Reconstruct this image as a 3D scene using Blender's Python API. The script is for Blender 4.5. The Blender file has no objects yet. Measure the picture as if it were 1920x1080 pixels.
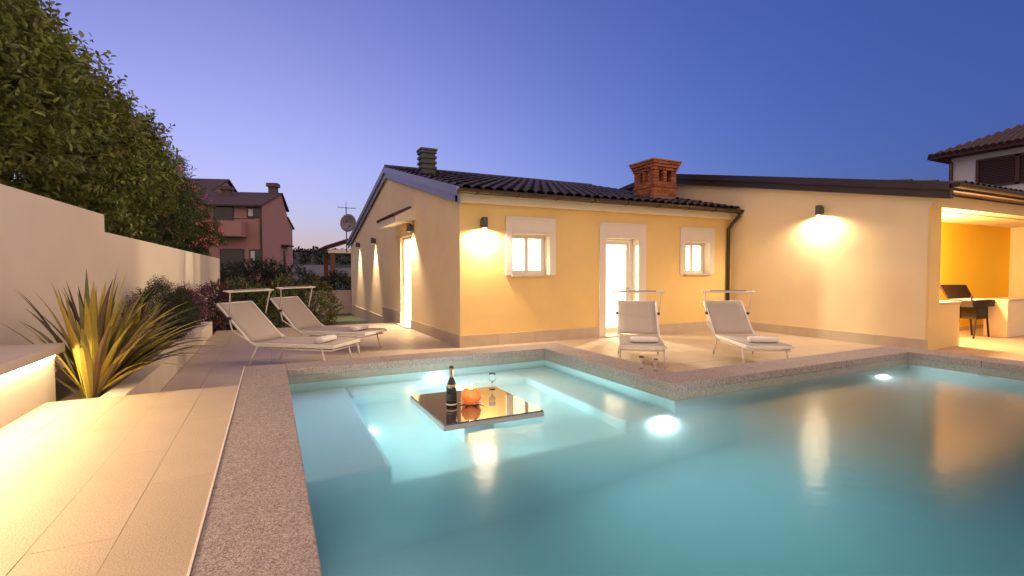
import bpy, math, random
import numpy as np
from mathutils import Matrix, Vector
random.seed(7); RNG = np.random.default_rng(11)
SC = bpy.context.scene
COL = SC.collection
R = math.radians

# ------------------------------------------------------------------ camera
CAM_H, FPX = 1.42, 920.23
YAW, PITCH, ROLL = R(26.25), R(-1.84), R(-0.154)
def _axes():
    F = Vector((math.sin(YAW), math.cos(YAW), 0)); Rt = Vector((math.cos(YAW), -math.sin(YAW), 0)); U = Vector((0, 0, 1))
    F2 = F*math.cos(PITCH) + U*math.sin(PITCH); U2 = U*math.cos(PITCH) - F*math.sin(PITCH)
    return Rt*math.cos(ROLL) + U2*math.sin(ROLL), U2*math.cos(ROLL) - Rt*math.sin(ROLL), F2
CR, CU, CF = _axes()
cd = bpy.data.cameras.new('camera'); cam = bpy.data.objects.new('camera', cd); COL.objects.link(cam)
cd.sensor_width = 36; cd.lens = 36*FPX/1920; cd.clip_start = .05; cd.clip_end = 3000
m = Matrix.Identity(4)
for i in range(3): m[i][0] = CR[i]; m[i][1] = CU[i]; m[i][2] = -CF[i]
m[0][3], m[1][3], m[2][3] = 0, 0, CAM_H
cam.matrix_world = m; SC.camera = cam
def ray(px, py): return CR*((px-960)/FPX) - CU*((py-540)/FPX) + CF
def on_z(px, py, z): d = ray(px, py); return Vector((0, 0, CAM_H)) + d*((z-CAM_H)/d.z)
def on_y(px, py, y): d = ray(px, py); return Vector((0, 0, CAM_H)) + d*(y/d.y)
def at_depth(px, py, D): return Vector((0, 0, CAM_H)) + ray(px, py)*D

# ------------------------------------------------------------------ world: dusk sky, sun already set on the left
SUN_AZ = R(-8)            # bearing of the afterglow from +y towards +x
w = bpy.data.worlds.new('World'); SC.world = w; w.use_nodes = True
nt = w.node_tree; N = nt.nodes; Lk = nt.links
bg = N['Background']
sky = N.new('ShaderNodeTexSky'); sky.sky_type = 'NISHITA'; sky.sun_disc = False
sky.sun_elevation = R(-3); sky.sun_rotation = SUN_AZ; sky.ozone_density = 4.0; sky.dust_density = 1.0
def wmath(op, a, b=None):
    n = N.new('ShaderNodeMath'); n.operation = op
    for i, v in enumerate((a, b)):
        if v is None: continue
        if isinstance(v, (int, float)): n.inputs[i].default_value = v
        else: Lk.new(v, n.inputs[i])
    return n.outputs[0]
def wmix(kind, fac, a, b):
    n = N.new('ShaderNodeMix'); n.data_type = 'RGBA'; n.blend_type = kind
    for sck, v in ((n.inputs[0], fac), (n.inputs[6], a), (n.inputs[7], b)):
        if isinstance(v, (int, float)): sck.default_value = v
        elif isinstance(v, tuple): sck.default_value = (*v, 1)
        else: Lk.new(v, sck)
    return n.outputs[2]
tc = N.new('ShaderNodeTexCoord')
dot = N.new('ShaderNodeVectorMath'); dot.operation = 'DOT_PRODUCT'
Lk.new(tc.outputs['Generated'], dot.inputs[0]); dot.inputs[1].default_value = (math.sin(SUN_AZ), math.cos(SUN_AZ), 0.0)
sep = N.new('ShaderNodeSeparateXYZ'); Lk.new(tc.outputs['Generated'], sep.inputs[0])
elev = wmath('MAXIMUM', sep.outputs[2], 0.0)
side = wmath('POWER', wmath('MAXIMUM', wmath('ADD', wmath('MULTIPLY', dot.outputs['Value'], .5), .5), 0.0), 9.0)
low = wmath('SUBTRACT', 1.0, elev)
band = wmath('POWER', wmath('SUBTRACT', 1.0, elev), 8.0)
c0 = wmix('MULTIPLY', 1.0, sky.outputs[0], (2.9, 3.9, 3.75))                     # white balance of the photograph
c1 = wmix('ADD', wmath('MULTIPLY', side, low), c0, (.44, .28, .06))             # pale afterglow over the sunset
c2 = wmix('MIX', wmath('MULTIPLY', wmath('MULTIPLY', side, band), .9), c1, (.60, .38, .46))            # pink belt near the horizon
c3 = wmix('ADD', 1.0, c2, (.020, .040, .145))
Lk.new(c3, bg.inputs[0]); bg.inputs[1].default_value = 1.0
# one very soft, warm sun lamp, added from behind to fill walls and hedge
sd = bpy.data.lights.new('added_warm_fill', 'SUN'); sd.energy = 3.3; sd.angle = R(176); sd.color = (1.0, .68, .36)
so = bpy.data.objects.new('added_warm_fill', sd); COL.objects.link(so); so.rotation_euler = Vector((-.04, .80, -.42)).to_track_quat('-Z', 'Y').to_euler()
SC.view_settings.view_transform = 'Standard'; SC.view_settings.look = 'None'
SC.view_settings.exposure = 0.0; SC.view_settings.gamma = 1.0; SC.view_settings.use_curve_mapping = False
cy = SC.cycles
cy.use_denoising = True
try: cy.denoiser = 'OPENIMAGEDENOISE'
except Exception: pass
cy.sample_clamp_indirect = 3.0; cy.sample_clamp_direct = 30.0; cy.blur_glossy = 1.0
cy.max_bounces = 10; cy.diffuse_bounces = 4; cy.glossy_bounces = 4; cy.transmission_bounces = 8; cy.transparent_max_bounces = 12

WARM = (1.0, .70, .38)

# ------------------------------------------------------------------ materials
MATS = {}
def mat(name, col, rough=.6, var=.12, scale=6, bump=0, bscale=60, metal=0, rnd=0, spec=.5, trans=0, ior=1.45,
        emit=None, estr=0, speck=0, sscale=200, translucent=0, island=0, col2=None, coat=0):
    if name in MATS: return MATS[name]
    mt = bpy.data.materials.new(name); mt.use_nodes = True; MATS[name] = mt
    n = mt.node_tree.nodes; l = mt.node_tree.links; b = n['Principled BSDF']
    b.inputs['Roughness'].default_value = rough; b.inputs['Metallic'].default_value = metal
    b.inputs['IOR'].default_value = ior; b.inputs['Transmission Weight'].default_value = trans
    b.inputs['Specular IOR Level'].default_value = spec; b.inputs['Coat Weight'].default_value = coat
    g = n.new('ShaderNodeNewGeometry')
    def mixn(fac, a, c, kind='MIX'):
        x = n.new('ShaderNodeMix'); x.data_type = 'RGBA'; x.blend_type = kind
        for sck, v in ((x.inputs[0], fac), (x.inputs[6], a), (x.inputs[7], c)):
            if isinstance(v, (int, float)): sck.default_value = v
            elif isinstance(v, tuple): sck.default_value = (*v, 1)
            else: l.new(v, sck)
        return x.outputs[2]
    cur = tuple(col)
    if var > 0:
        t = n.new('ShaderNodeTexNoise'); t.inputs['Scale'].default_value = scale; t.inputs['Detail'].default_value = 6
        l.new(g.outputs['Position'], t.inputs['Vector'])
        lo = tuple(max(0, c*(1-var)) for c in col); hi = tuple(min(1, c*(1+var)) for c in col)
        cur = mixn(t.outputs['Fac'], lo, hi)
    if col2 is not None:
        t = n.new('ShaderNodeTexNoise'); t.inputs['Scale'].default_value = scale*.45; t.inputs['Detail'].default_value = 3
        l.new(g.outputs['Position'], t.inputs['Vector'])
        rp = n.new('ShaderNodeMapRange'); rp.inputs[1].default_value = .42; rp.inputs[2].default_value = .62
        l.new(t.outputs['Fac'], rp.inputs[0]); cur = mixn(rp.outputs[0], cur, tuple(col2))
    if speck > 0:
        t = n.new('ShaderNodeTexNoise'); t.inputs['Scale'].default_value = sscale; t.inputs['Detail'].default_value = 2
        l.new(g.outputs['Position'], t.inputs['Vector'])
        rp = n.new('ShaderNodeMapRange'); rp.inputs[1].default_value = .35; rp.inputs[2].default_value = .65
        rp.inputs[3].default_value = 1-speck; rp.inputs[4].default_value = 1+speck
        l.new(t.outputs['Fac'], rp.inputs[0]); cur = mixn(1.0, cur, rp.outputs[0], 'MULTIPLY')
    if rnd > 0 or island > 0:
        if island > 0: src, amt = g.outputs['Random Per Island'], island
        else:
            oi = n.new('ShaderNodeObjectInfo'); src, amt = oi.outputs['Random'], rnd
        rp = n.new('ShaderNodeMapRange'); rp.inputs[3].default_value = 1-amt; rp.inputs[4].default_value = 1+amt
        l.new(src, rp.inputs[0]); cur = mixn(1.0, cur, rp.outputs[0], 'MULTIPLY')
    if isinstance(cur, tuple): b.inputs['Base Color'].default_value = (*cur, 1)
    else: l.new(cur, b.inputs['Base Color'])
    if bump > 0:
        t = n.new('ShaderNodeTexNoise'); t.inputs['Scale'].default_value = bscale; t.inputs['Detail'].default_value = 4
        l.new(g.outputs['Position'], t.inputs['Vector'])
        bp = n.new('ShaderNodeBump'); bp.inputs['Strength'].default_value = bump; bp.inputs['Distance'].default_value = .01
        l.new(t.outputs['Fac'], bp.inputs['Height']); l.new(bp.outputs[0], b.inputs['Normal'])
    if emit: b.inputs['Emission Color'].default_value = (*emit, 1); b.inputs['Emission Strength'].default_value = estr
    if translucent > 0:
        tr = n.new('ShaderNodeBsdfTranslucent'); ms = n.new('ShaderNodeMixShader'); ms.inputs[0].default_value = translucent
        if isinstance(cur, tuple): tr.inputs[0].default_value = (*cur, 1)
        else: l.new(cur, tr.inputs[0])
        l.new(b.outputs[0], ms.inputs[1]); l.new(tr.outputs[0], ms.inputs[2]); l.new(ms.outputs[0], n['Material Output'].inputs[0])
    return mt
def pane_mat():
    mt = bpy.data.materials.new('window_glass'); mt.use_nodes = True; n = mt.node_tree.nodes; l = mt.node_tree.links
    n.remove(n['Principled BSDF'])
    t = n.new('ShaderNodeBsdfTransparent'); t.inputs[0].default_value = (.93, .96, .95, 1); g = n.new('ShaderNodeBsdfGlossy'); g.inputs['Roughness'].default_value = .03
    lw_ = n.new('ShaderNodeLayerWeight'); lw_.inputs[0].default_value = .5; pw_ = n.new('ShaderNodeMath'); pw_.operation = 'POWER'; pw_.inputs[1].default_value = 4
    f = n.new('ShaderNodeMath'); f.operation = 'MULTIPLY_ADD'; f.inputs[1].default_value = .8; f.inputs[2].default_value = .03; ms = n.new('ShaderNodeMixShader')
    l.new(lw_.outputs['Facing'], pw_.inputs[0]); l.new(pw_.outputs[0], f.inputs[0]); l.new(f.outputs[0], ms.inputs[0]); l.new(t.outputs[0], ms.inputs[1]); l.new(g.outputs[0], ms.inputs[2]); l.new(ms.outputs[0], n['Material Output'].inputs[0])
    return mt
PANE = pane_mat()
WALL_Y = mat('yellow_stucco', (.80, .57, .23), .85, .10, 1.6, .25, 220)
WALL_P = mat('cream_stucco', (.82, .65, .40), .85, .09, 1.6, .25, 220)
WALL_O = mat('orange_stucco', (.90, .54, .02), .85, .04, 1.2, .2, 220)
WHITE = mat('white_trim_paint', (.76, .68, .58), .55, .04, 3, .1, 200)
GARDENW = mat('garden_wall_render', (.84, .73, .58), .9, .10, .8, .35, 160)
PLINTH = mat('plinth_stone', (.52, .42, .31), .6, .15, 5, .15, 90, rnd=.06)
COPING = mat('granite_coping', (.34, .275, .245), .75, .12, 9, .9, 110, speck=.38, sscale=95, rnd=.04)
POOLBAND = mat('pool_waterline_stone', (.33, .33, .28), .7, .2, 25, .8, 120, speck=.25, sscale=120)
PLATTILE = mat('platform_tile', (.52, .40, .26), .55, .16, 2.2, .30, 150, rnd=.05, speck=.15, sscale=130)
TERTILE = mat('terrace_tile', (.44, .34, .25), .45, .12, 2.5, .12, 120, rnd=.05)
GROUT = mat('grout', (.34, .28, .21), .9, .1)
LINING = mat('pool_lining', (.70, .80, .76), .5, .05, 4)
ROOFT = mat('dark_roof_tile', (.036, .028, .031), .55, .3, 8, .3, 40, rnd=.35)
ROOFR = mat('red_roof_tile', (.055, .02, .02), .7, .3, 8, .3, 40, rnd=.3)
METALD = mat('dark_brown_metal', (.07, .05, .042), .4, .1, 6, metal=.5)
METALG = mat('grey_flashing', (.30, .31, .37), .45, .1, 4, metal=.6)
LAMPM = mat('lamp_anthracite', (.10, .095, .10), .45, .1, 8, metal=.4)
BRICK = mat('chimney_brick', (.36, .115, .045), .85, .25, 30, .4, 120, rnd=.35)
MORTAR = mat('mortar', (.30, .22, .16), .9, .1)
ALU = mat('white_aluminium', (.78, .76, .70), .35, .03, 5)
SLING = mat('beige_mesh_fabric', (.43, .37, .32), .8, .05, 5, .25, 700)
DARKPL = mat('dark_plastic', (.04, .04, .04), .5, .05)
TOWEL = mat('white_towel', (.80, .76, .72), .95, .05, 20, .6, 300)
SOIL = mat('planter_soil', (.10, .07, .05), .95, .4, 25, .8, 60)
GROUND = mat('dark_earth_and_grass', (.05, .06, .035), .95, .4, 2, .5, 20)
INTER = mat('interior_plaster', (.82, .80, .76), .8, .02)
WOODB = mat('brown_shutter_wood', (.09, .04, .03), .55, .25, 12)

# ------------------------------------------------------------------ mesh helpers
ORG = {}
class MB:
    def __init__(s): s.v = []; s.f = []
    def add(s, vs, fs):
        o = len(s.v); s.v += [tuple(p) for p in vs]; s.f += [tuple(i+o for i in f) for f in fs]; return s
    def box(s, x0, x1, y0, y1, z0, z1):
        return s.add([(x0,y0,z0),(x1,y0,z0),(x1,y1,z0),(x0,y1,z0),(x0,y0,z1),(x1,y0,z1),(x1,y1,z1),(x0,y1,z1)],
                     [(0,3,2,1),(4,5,6,7),(0,1,5,4),(1,2,6,5),(2,3,7,6),(3,0,4,7)])
    def prism(s, pts, axis, lo, hi):                 # pts: 2D polygon; axis 'x' -> (y,z), 'y' -> (x,z), 'z' -> (x,y)
        def P(a, b, t): return {'x': (t, a, b), 'y': (a, t, b), 'z': (a, b, t)}[axis]
        n = len(pts)
        return s.add([P(a, b, lo) for a, b in pts] + [P(a, b, hi) for a, b in pts],
                     [tuple(range(n-1, -1, -1)), tuple(range(n, 2*n))] + [(i, (i+1) % n, n+(i+1) % n, n+i) for i in range(n)])
    def tube(s, pts, r, n=8, caps=True):
        pts = [Vector(p) for p in pts]; rings = []; rr = r if isinstance(r, (list, tuple)) else [r]*len(pts)
        up = None
        for i, p in enumerate(pts):
            d = (pts[min(i+1, len(pts)-1)] - pts[max(i-1, 0)]).normalized()
            if up is None: up = d.orthogonal().normalized()
            up = (up - d*up.dot(d)); up = up.normalized() if up.length > 1e-6 else d.orthogonal().normalized()
            q = d.cross(up)
            rings.append([p + (up*math.cos(2*math.pi*k/n) + q*math.sin(2*math.pi*k/n))*rr[i] for k in range(n)])
        vs = [v for rg in rings for v in rg]; fs = []
        for i in range(len(pts)-1):
            for k in range(n): fs.append((i*n+k, i*n+(k+1) % n, (i+1)*n+(k+1) % n, (i+1)*n+k))
        if caps: fs.append(tuple(range(n-1, -1, -1))); fs.append(tuple((len(pts)-1)*n+k for k in range(n)))
        return s.add(vs, fs)
    def lathe(s, prof, c=(0,0,0), n=16, axis='z'):
        vs = []; fs = []
        for r, z in prof:
            for k in range(n):
                a = 2*math.pi*k/n; p = (r*math.cos(a), r*math.sin(a), z)
                if axis == 'y': p = (p[0], p[2], p[1])
                if axis == 'x': p = (p[2], p[0], p[1])
                vs.append((c[0]+p[0], c[1]+p[1], c[2]+p[2]))
        for i in range(len(prof)-1):
            for k in range(n): fs.append((i*n+k, i*n+(k+1) % n, (i+1)*n+(k+1) % n, (i+1)*n+k))
        return s.add(vs, fs)
    def build(s, name, material, parent=None, smooth=False, bevel=0, local=False, solid=0):
        o0 = (0, 0, 0) if (local or parent is None) else ORG.get(parent.name, (0, 0, 0))
        me = bpy.data.meshes.new(name)
        me.from_pydata([(a-o0[0], b-o0[1], c-o0[2]) for a, b, c in s.v], [], s.f); me.update()
        me.materials.append(material)
        if smooth:
            for p in me.polygons: p.use_smooth = True
        o = bpy.data.objects.new(name, me); COL.objects.link(o)
        if parent is not None: o.parent = parent
        ORG[o.name] = o0
        if solid: q = o.modifiers.new('solid', 'SOLIDIFY'); q.thickness = solid
        if bevel: q = o.modifiers.new('bevel', 'BEVEL'); q.width = bevel; q.segments = 2; q.limit_method = 'ANGLE'
        return o
def tag(o, label=None, cat=None, group=None, kind=None):
    if label: o['label'] = label
    if cat: o['category'] = cat
    if group: o['group'] = group
    if kind: o['kind'] = kind
    return o
def thing(name, label, cat, loc=(0, 0, 0), rz=0, group=None):
    o = bpy.data.objects.new(name, None); COL.objects.link(o); o.empty_display_size = .2
    o.location = loc; o.rotation_euler = (0, 0, rz); ORG[o.name] = tuple(loc)
    return tag(o, label, cat, group)
def copy_tree(o, parent=None):
    c = o.copy(); COL.objects.link(c); c.parent = parent
    for ch in list(o.children): copy_tree(ch, c)
    return c
def raw_mesh(name, V, faces_n, F, material, parent=None):
    """numpy mesh: V (n,3), F flat index array, faces_n verts per face"""
    o0 = np.array(ORG.get(parent.name, (0, 0, 0))) if parent is not None else np.zeros(3)
    V = (V - o0).astype(np.float32)
    me = bpy.data.meshes.new(name); nf = len(F)//faces_n
    me.vertices.add(len(V)); me.vertices.foreach_set('co', V.ravel())
    me.loops.add(len(F)); me.loops.foreach_set('vertex_index', F.astype(np.int32))
    me.polygons.add(nf); me.polygons.foreach_set('loop_start', np.arange(0, nf*faces_n, faces_n, dtype=np.int32))
    me.polygons.foreach_set('loop_total', np.full(nf, faces_n, dtype=np.int32)); me.update(calc_edges=True)
    me.materials.append(material); o = bpy.data.objects.new(name, me); COL.objects.link(o)
    if parent is not None: o.parent = parent
    ORG[o.name] = tuple(o0); return o
UNIT = {}
def unit_box(material, bev=0):
    if material.name not in UNIT:
        me = bpy.data.meshes.new('block_'+material.name); b = MB().box(-.5, .5, -.5, .5, -.5, .5)
        me.from_pydata(b.v, [], b.f); me.materials.append(material); UNIT[material.name] = me
    return UNIT[material.name]
def piece(name, material, parent, x0, x1, y0, y1, z0, z1):
    o = bpy.data.objects.new(name, unit_box(material)); COL.objects.link(o)
    p = ORG[parent.name]; o.parent = parent
    o.location = ((x0+x1)/2-p[0], (y0+y1)/2-p[1], (z0+z1)/2-p[2]); o.scale = (x1-x0, y1-y0, z1-z0)
    return o
def holed(mb, axis, c0, c1, u0, u1, z0, z1, holes):
    """wall slab perpendicular to axis ('y' or 'x') between c0 and c1, with rectangular holes (u0,u1,z0,z1)"""
    us = sorted({u0, u1, *[h[0] for h in holes], *[h[1] for h in holes]}); zs = sorted({z0, z1, *[h[2] for h in holes], *[h[3] for h in holes]})
    us = [u for u in us if u0 <= u <= u1]; zs = [z for z in zs if z0 <= z <= z1]
    def solid(i, j):
        if not (0 <= i < len(us)-1 and 0 <= j < len(zs)-1): return False
        a, b = (us[i]+us[i+1])/2, (zs[j]+zs[j+1])/2
        return not any(h[0] < a < h[1] and h[2] < b < h[3] for h in holes)
    def P(u, c, z): return (u, c, z) if axis == 'y' else (c, u, z)
    def q(*p): mb.add(p, [(0, 1, 2, 3)])
    for i in range(len(us)-1):
        for j in range(len(zs)-1):
            if not solid(i, j): continue
            a, b, c, d = us[i], us[i+1], zs[j], zs[j+1]
            q(P(a,c0,c), P(b,c0,c), P(b,c0,d), P(a,c0,d)); q(P(a,c1,c), P(a,c1,d), P(b,c1,d), P(b,c1,c))
            if not solid(i-1, j): q(P(a,c0,c), P(a,c0,d), P(a,c1,d), P(a,c1,c))
            if not solid(i+1, j): q(P(b,c0,c), P(b,c1,c), P(b,c1,d), P(b,c0,d))
            if not solid(i, j-1): q(P(a,c0,c), P(a,c1,c), P(b,c1,c), P(b,c0,c))
            if not solid(i, j+1): q(P(a,c0,d), P(b,c0,d), P(b,c1,d), P(a,c1,d))
    return mb
def lamp_light(name, kind, loc, energy, color, parent, radius=.04, spot=None, blend=.5, direction=(0,0,-1)):
    ld = bpy.data.lights.new(name, kind); ld.energy = energy; ld.color = color
    if kind != 'AREA': ld.shadow_soft_size = radius
    if kind == 'SPOT': ld.spot_size = R(spot); ld.spot_blend = blend
    o = bpy.data.objects.new(name, ld); COL.objects.link(o); o.parent = parent
    p = ORG[parent.name]; o.location = Vector(loc) - Vector(p)
    o.rotation_euler = Vector(direction).to_track_quat('-Z', 'Y').to_euler(); return o

# ================================================================== SETTING
ZC = .30                      # coping and platform level; terrace is 0
WZ = .126                     # water level
PX0, PX1, PY0, PYM, PYB, BX = .145, 7.95, -1.6, 3.66, 6.23, 3.62    # pool inner outline: x0,x1, near, main back, bay back, bay right
CW = .43
g = MB()
for x0, x1, y0, y1 in ((-1500, 1500, 14.05, 1500), (-1500, 1500, -200, -4), (-1500, -2.0, -4, 14.05), (19, 1500, -4, 14.05)):
    g.add([(x0, y0, -.38), (x1, y0, -.38), (x1, y1, -.38), (x0, y1, -.38)], [(0, 1, 2, 3)])
tag(g.build('ground', GROUND), kind='structure')

tf = MB()
TR = [(-1.2, PX0-CW, 5.62, 14.0), (PX0-CW, BX+CW, PYB+CW, 14.0), (BX+CW, 10.44, PYM+CW, 8.69), (BX+CW, 3.2, 8.69, 14.0), (PX1+CW, 18.5, -3.5, PYM+CW), (10.44, 18.5, PYM+CW, 5.75)]
TR = [(-1.2, PX0-CW, 5.6, 14.0), (PX0-CW, 3.2, PYB+CW, 14.0), (3.2, BX+CW, PYB+CW, 8.69), (BX+CW, 10.44, PYM+CW, 8.69), (PX1+CW, 18.5, -3.5, PYM+CW), (10.44, 18.5, PYM+CW, 5.75)]
for r_ in TR: tf.box(*r_, -.5, -.008)
terrace = tag(tf.build('terrace_floor', GROUT), kind='structure')
def tiles(rects, sx, sy, ztop, th, material, parent, name, off=.0, gap=.004, ox=0, oy=0):
    for x0, x1, y0, y1 in rects:
        j0 = math.floor((y0-oy)/sy); j = j0
        while oy + j*sy < y1 - .01:
            sh = off*sx*(j % 2); i = math.floor((x0-ox-sh)/sx)
            while ox + sh + i*sx < x1 - .01:
                a, b = max(x0, ox+sh+i*sx)+gap/2, min(x1, ox+sh+(i+1)*sx)-gap/2
                c, d = max(y0, oy+j*sy)+gap/2, min(y1, oy+(j+1)*sy)-gap/2
                if b-a > .02 and d-c > .02: piece(name, material, parent, a, b, c, d, ztop-th, ztop+random.uniform(-.0006, .0006))
                i += 1
            j += 1
tiles(TR, .8, .8, 0, .02, TERTILE, terrace, 'paving_tile')

# raised walkway on the left of the pool
pf = MB(); PLX0 = -1.74; PLX1 = PX0-CW; STEPY = 5.58
pf.box(PLX0-.6, PLX1-.012, -3.5, STEPY, -.5, ZC-.010)
walk = tag(pf.build('raised_walkway', mat('walkway_core', (.5, .44, .36), .7, .1)), kind='structure')
def walk_tiles():
    sy = 1.2; k = 0; x = PLX1-.0115
    while x > PLX0-.05:
        xa = max(PLX0-.02, x-.30); y = STEPY - (.6 if k % 2 else 0); ys = [STEPY] if k % 2 else []
        yy = STEPY; first = k % 2
        while yy > -3.4:
            ln = .6 if first else 1.2; first = 0
            piece('paving_tile', PLATTILE, walk, xa+.001, x-.001, max(-3.5, yy-ln)+.0015, yy-.0015, ZC-.02, ZC+random.uniform(-.0008, .0008))
            yy -= ln
        x -= .30; k += 1
walk_tiles()
piece('edge_trim', mat('pale_edge_trim', (.78, .68, .52), .4, .05), walk, PLX1-.0105, PLX1-.0004, -3.5, PYB+CW, -.1, ZC+.005)

# ------------------------------------------------------------------ pool
pool = thing('swimming_pool', 'L shaped swimming pool with turquoise lining and wide grey granite coping', 'pool', (4, 3, -1.5))
ZF, ZB, ZS = -1.55, -.62, -.30      # main floor, bay floor, seat
MB().box(PX0-.25, PX1+.25, PY0-.25, PYM+.25, ZF-.2, ZF).build('pool_floor', LINING, pool)
pw = MB()
pw.box(PX0-.25, PX0, PY0-.25, PYB+.25, ZF, .19); pw.box(PX1, PX1+.25, PY0, PYM+.25, ZF, .19); pw.box(PX0, PX1+.25, PY0-.25, PY0, ZF, .19)
pw.box(BX, PX1, PYM, PYM+.25, ZF, .19); pw.box(BX, BX+.25, PYM+.25, PYB+.25, ZF, .19); pw.box(PX0, BX, PYB, PYB+.25, ZF, .19)
pw.build('pool_wall', LINING, pool)
MB().box(PX0, BX, PYM+.012, PYB, ZF, ZB).build('lounge_floor', LINING, pool, bevel=.03)
MB().box(PX0, .80, PYM, PYB, ZB+.001, ZS).build('seat', LINING, pool, bevel=.03)
MB().box(3.02, BX, PYM, PYB, ZB+.001, ZS).build('seat', LINING, pool, bevel=.03)
MB().box(.80, 3.02, 5.72, PYB, ZB+.001, ZS).build('seat', LINING, pool, bevel=.03)
bd = .006   # stone band at the waterline
band_m = MB()
for r_ in ((PX0, PX0+bd, PY0, PYB), (PX1-bd, PX1, PY0, PYM), (BX, PX1-bd, PYM-bd, PYM), (BX-bd, BX, PYM-bd, PYB), (PX0+bd, BX-bd, PYB-bd, PYB)):
    band_m.box(*r_, WZ-.012, .215)
band_m.build('waterline_band', POOLBAND, pool)
def coping(x0, x1, y0, y1, axis, step=1.25):
    a0, a1 = (x0, x1) if axis == 'x' else (y0, y1); n = max(1, round((a1-a0)/step)); s = (a1-a0)/n
    for k in range(n):
        lo, hi = a0+k*s+.0012, a0+(k+1)*s-.0012
        b = MB()
        if axis == 'x': b.box(lo, hi, y0, y1, ZC-.088, ZC)
        else: b.box(x0, x1, lo, hi, ZC-.088, ZC)
        b.build('coping_stone', COPING, pool, bevel=.008)
OV = .012
coping(PX0-CW, PX0+OV, -2.0, PYB+CW, 'y')
coping(PX0+OV, BX-OV, PYB-OV, PYB+CW, 'x')
coping(BX-OV, BX+CW, PYM+CW, PYB+CW, 'y')
coping(BX-OV, PX1-OV, PYM-OV, PYM+CW, 'x')
coping(PX1-OV, PX1+CW, -2.0, PYM+CW, 'y')
ck = MB(); KW = mat('kerb_core', (.34, .30, .28), .8, .1)
for r_ in ((PX0-CW+.02, PX0-.25, -2, PYB+CW-.02), (PX0-.25, BX+CW-.02, PYB+.25, PYB+CW-.02), (BX+.25, BX+CW-.02, PYM+CW-.02, PYB+.25),
           (BX+.25, PX1+CW-.02, PYM+.25, PYM+CW-.02), (PX1+.25, PX1+CW-.02, -2, PYM+.25)): ck.box(*r_, -.4, ZC-.09)
ck.build('kerb', KW, pool)
LENS = mat('pool_lamp_lens', (.9, .95, .95), .3, 0, emit=(.80, .95, 1.0), estr=1.0)
def pool_lamp(x, y, z, n, energy, lit=True, r=.085):
    ax = 'y' if n[1] else 'x'
    MB().lathe([(r+.03, 0), (r+.03, -.012 if sum(n) < 0 else .012), (r, -.016 if sum(n) < 0 else .016)], (x, y, z), 20, ax).build('lamp_ring', mat('pool_lamp_ring', (.75, .75, .75), .3, 0, metal=.6), pool)
    s = -.017 if sum(n) < 0 else .017
    lm = LENS if lit else mat('pool_jet_plastic', (.8, .82, .82), .4, 0)
    if lit:
        lm = mat('pool_lamp_lens_%d' % energy, (.9, .95, .95), .3, 0, emit=(.80, .95, 1.0), estr=energy)
    MB().lathe([(r, 0), (r*.6, s*.25), (.001, s*.3)], (x + (s if ax == 'x' else 0), y + (s if ax == 'y' else 0), z), 20, ax).build('lamp_lens' if lit else 'water_jet', lm, pool)
pool_lamp(1.93, PYB-.002, -.02, (0, -1), 2200)
pool_lamp(3.45, PYM-.002, -.47, (0, -1), 800, r=.12)
pool_lamp(2.12, 5.718, -.46, (0, -1), 2000, r=.09)  # unseen lamp added behind the table to brighten the bay
pool_lamp(.802, 4.7, -.48, (1, 0), 3600, r=.08)  # added lamp, hidden on the seat's far face, lights the right seat
pool_lamp(2.6, PY0+.002, -.55, (0, 1), 1100, r=.12)  # added out of view on the near wall to lighten the step faces
pool_lamp(PX0+.002, 2.4, -.62, (1, 0), 160, r=.12)  # unseen lamp added under the left coping to light the main basin
pool_lamp(7.3, PYM-.002, -.42, (0, -1), 300)
pool_lamp(1.05, PYB-.002, .0, (0, -1), 0, False, .05)
pool_lamp(2.9, PYB-.002, .0, (0, -1), 0, False, .05)
pool_lamp(5.6, PYM-.002, .02, (0, -1), 0, False, .05)
pool_lamp(PX1-.002, 2.9, .02, (-1, 0), 0, False, .05)

wm = bpy.data.materials.new('pool_water'); wm.use_nodes = True
n = wm.node_tree.nodes; l = wm.node_tree.links; b = n['Principled BSDF']
b.inputs['Base Color'].default_value = (1, 1, 1, 1); b.inputs['Transmission Weight'].default_value = 1; b.inputs['IOR'].default_value = 1.33; b.inputs['Roughness'].default_value = .15
t1 = n.new('ShaderNodeTexNoise'); t1.inputs['Scale'].default_value = 9; t1.inputs['Detail'].default_value = 3
gm = n.new('ShaderNodeNewGeometry'); l.new(gm.outputs['Position'], t1.inputs['Vector'])
bp = n.new('ShaderNodeBump'); bp.inputs['Strength'].default_value = .16; bp.inputs['Distance'].default_value = .012
l.new(t1.outputs['Fac'], bp.inputs['Height']); l.new(bp.outputs[0], b.inputs['Normal'])
va = n.new('ShaderNodeVolumeAbsorption'); va.inputs['Color'].default_value = (.33, .70, .71, 1); va.inputs['Density'].default_value = .62
vs = n.new('ShaderNodeVolumeScatter'); vs.inputs['Color'].default_value = (.85, 1, 1, 1); vs.inputs['Density'].default_value = .36; vs.inputs['Anisotropy'].default_value = .3
vadd = n.new('ShaderNodeAddShader'); l.new(va.outputs[0], vadd.inputs[0]); l.new(vs.outputs[0], vadd.inputs[1]); l.new(vadd.outputs[0], n['Material Output'].inputs['Volume'])
wb = MB()
A, B_, C_, D_ = PX0-.1, BX+.1, PX1+.1, PY0-.1
wb.prism([(A, D_), (C_, D_), (C_, PYM+.1), (B_, PYM+.1), (B_, PYB+.1), (A, PYB+.1)], 'z', ZF-.1, WZ)
tag(wb.build('water', wm), kind='structure')

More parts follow.
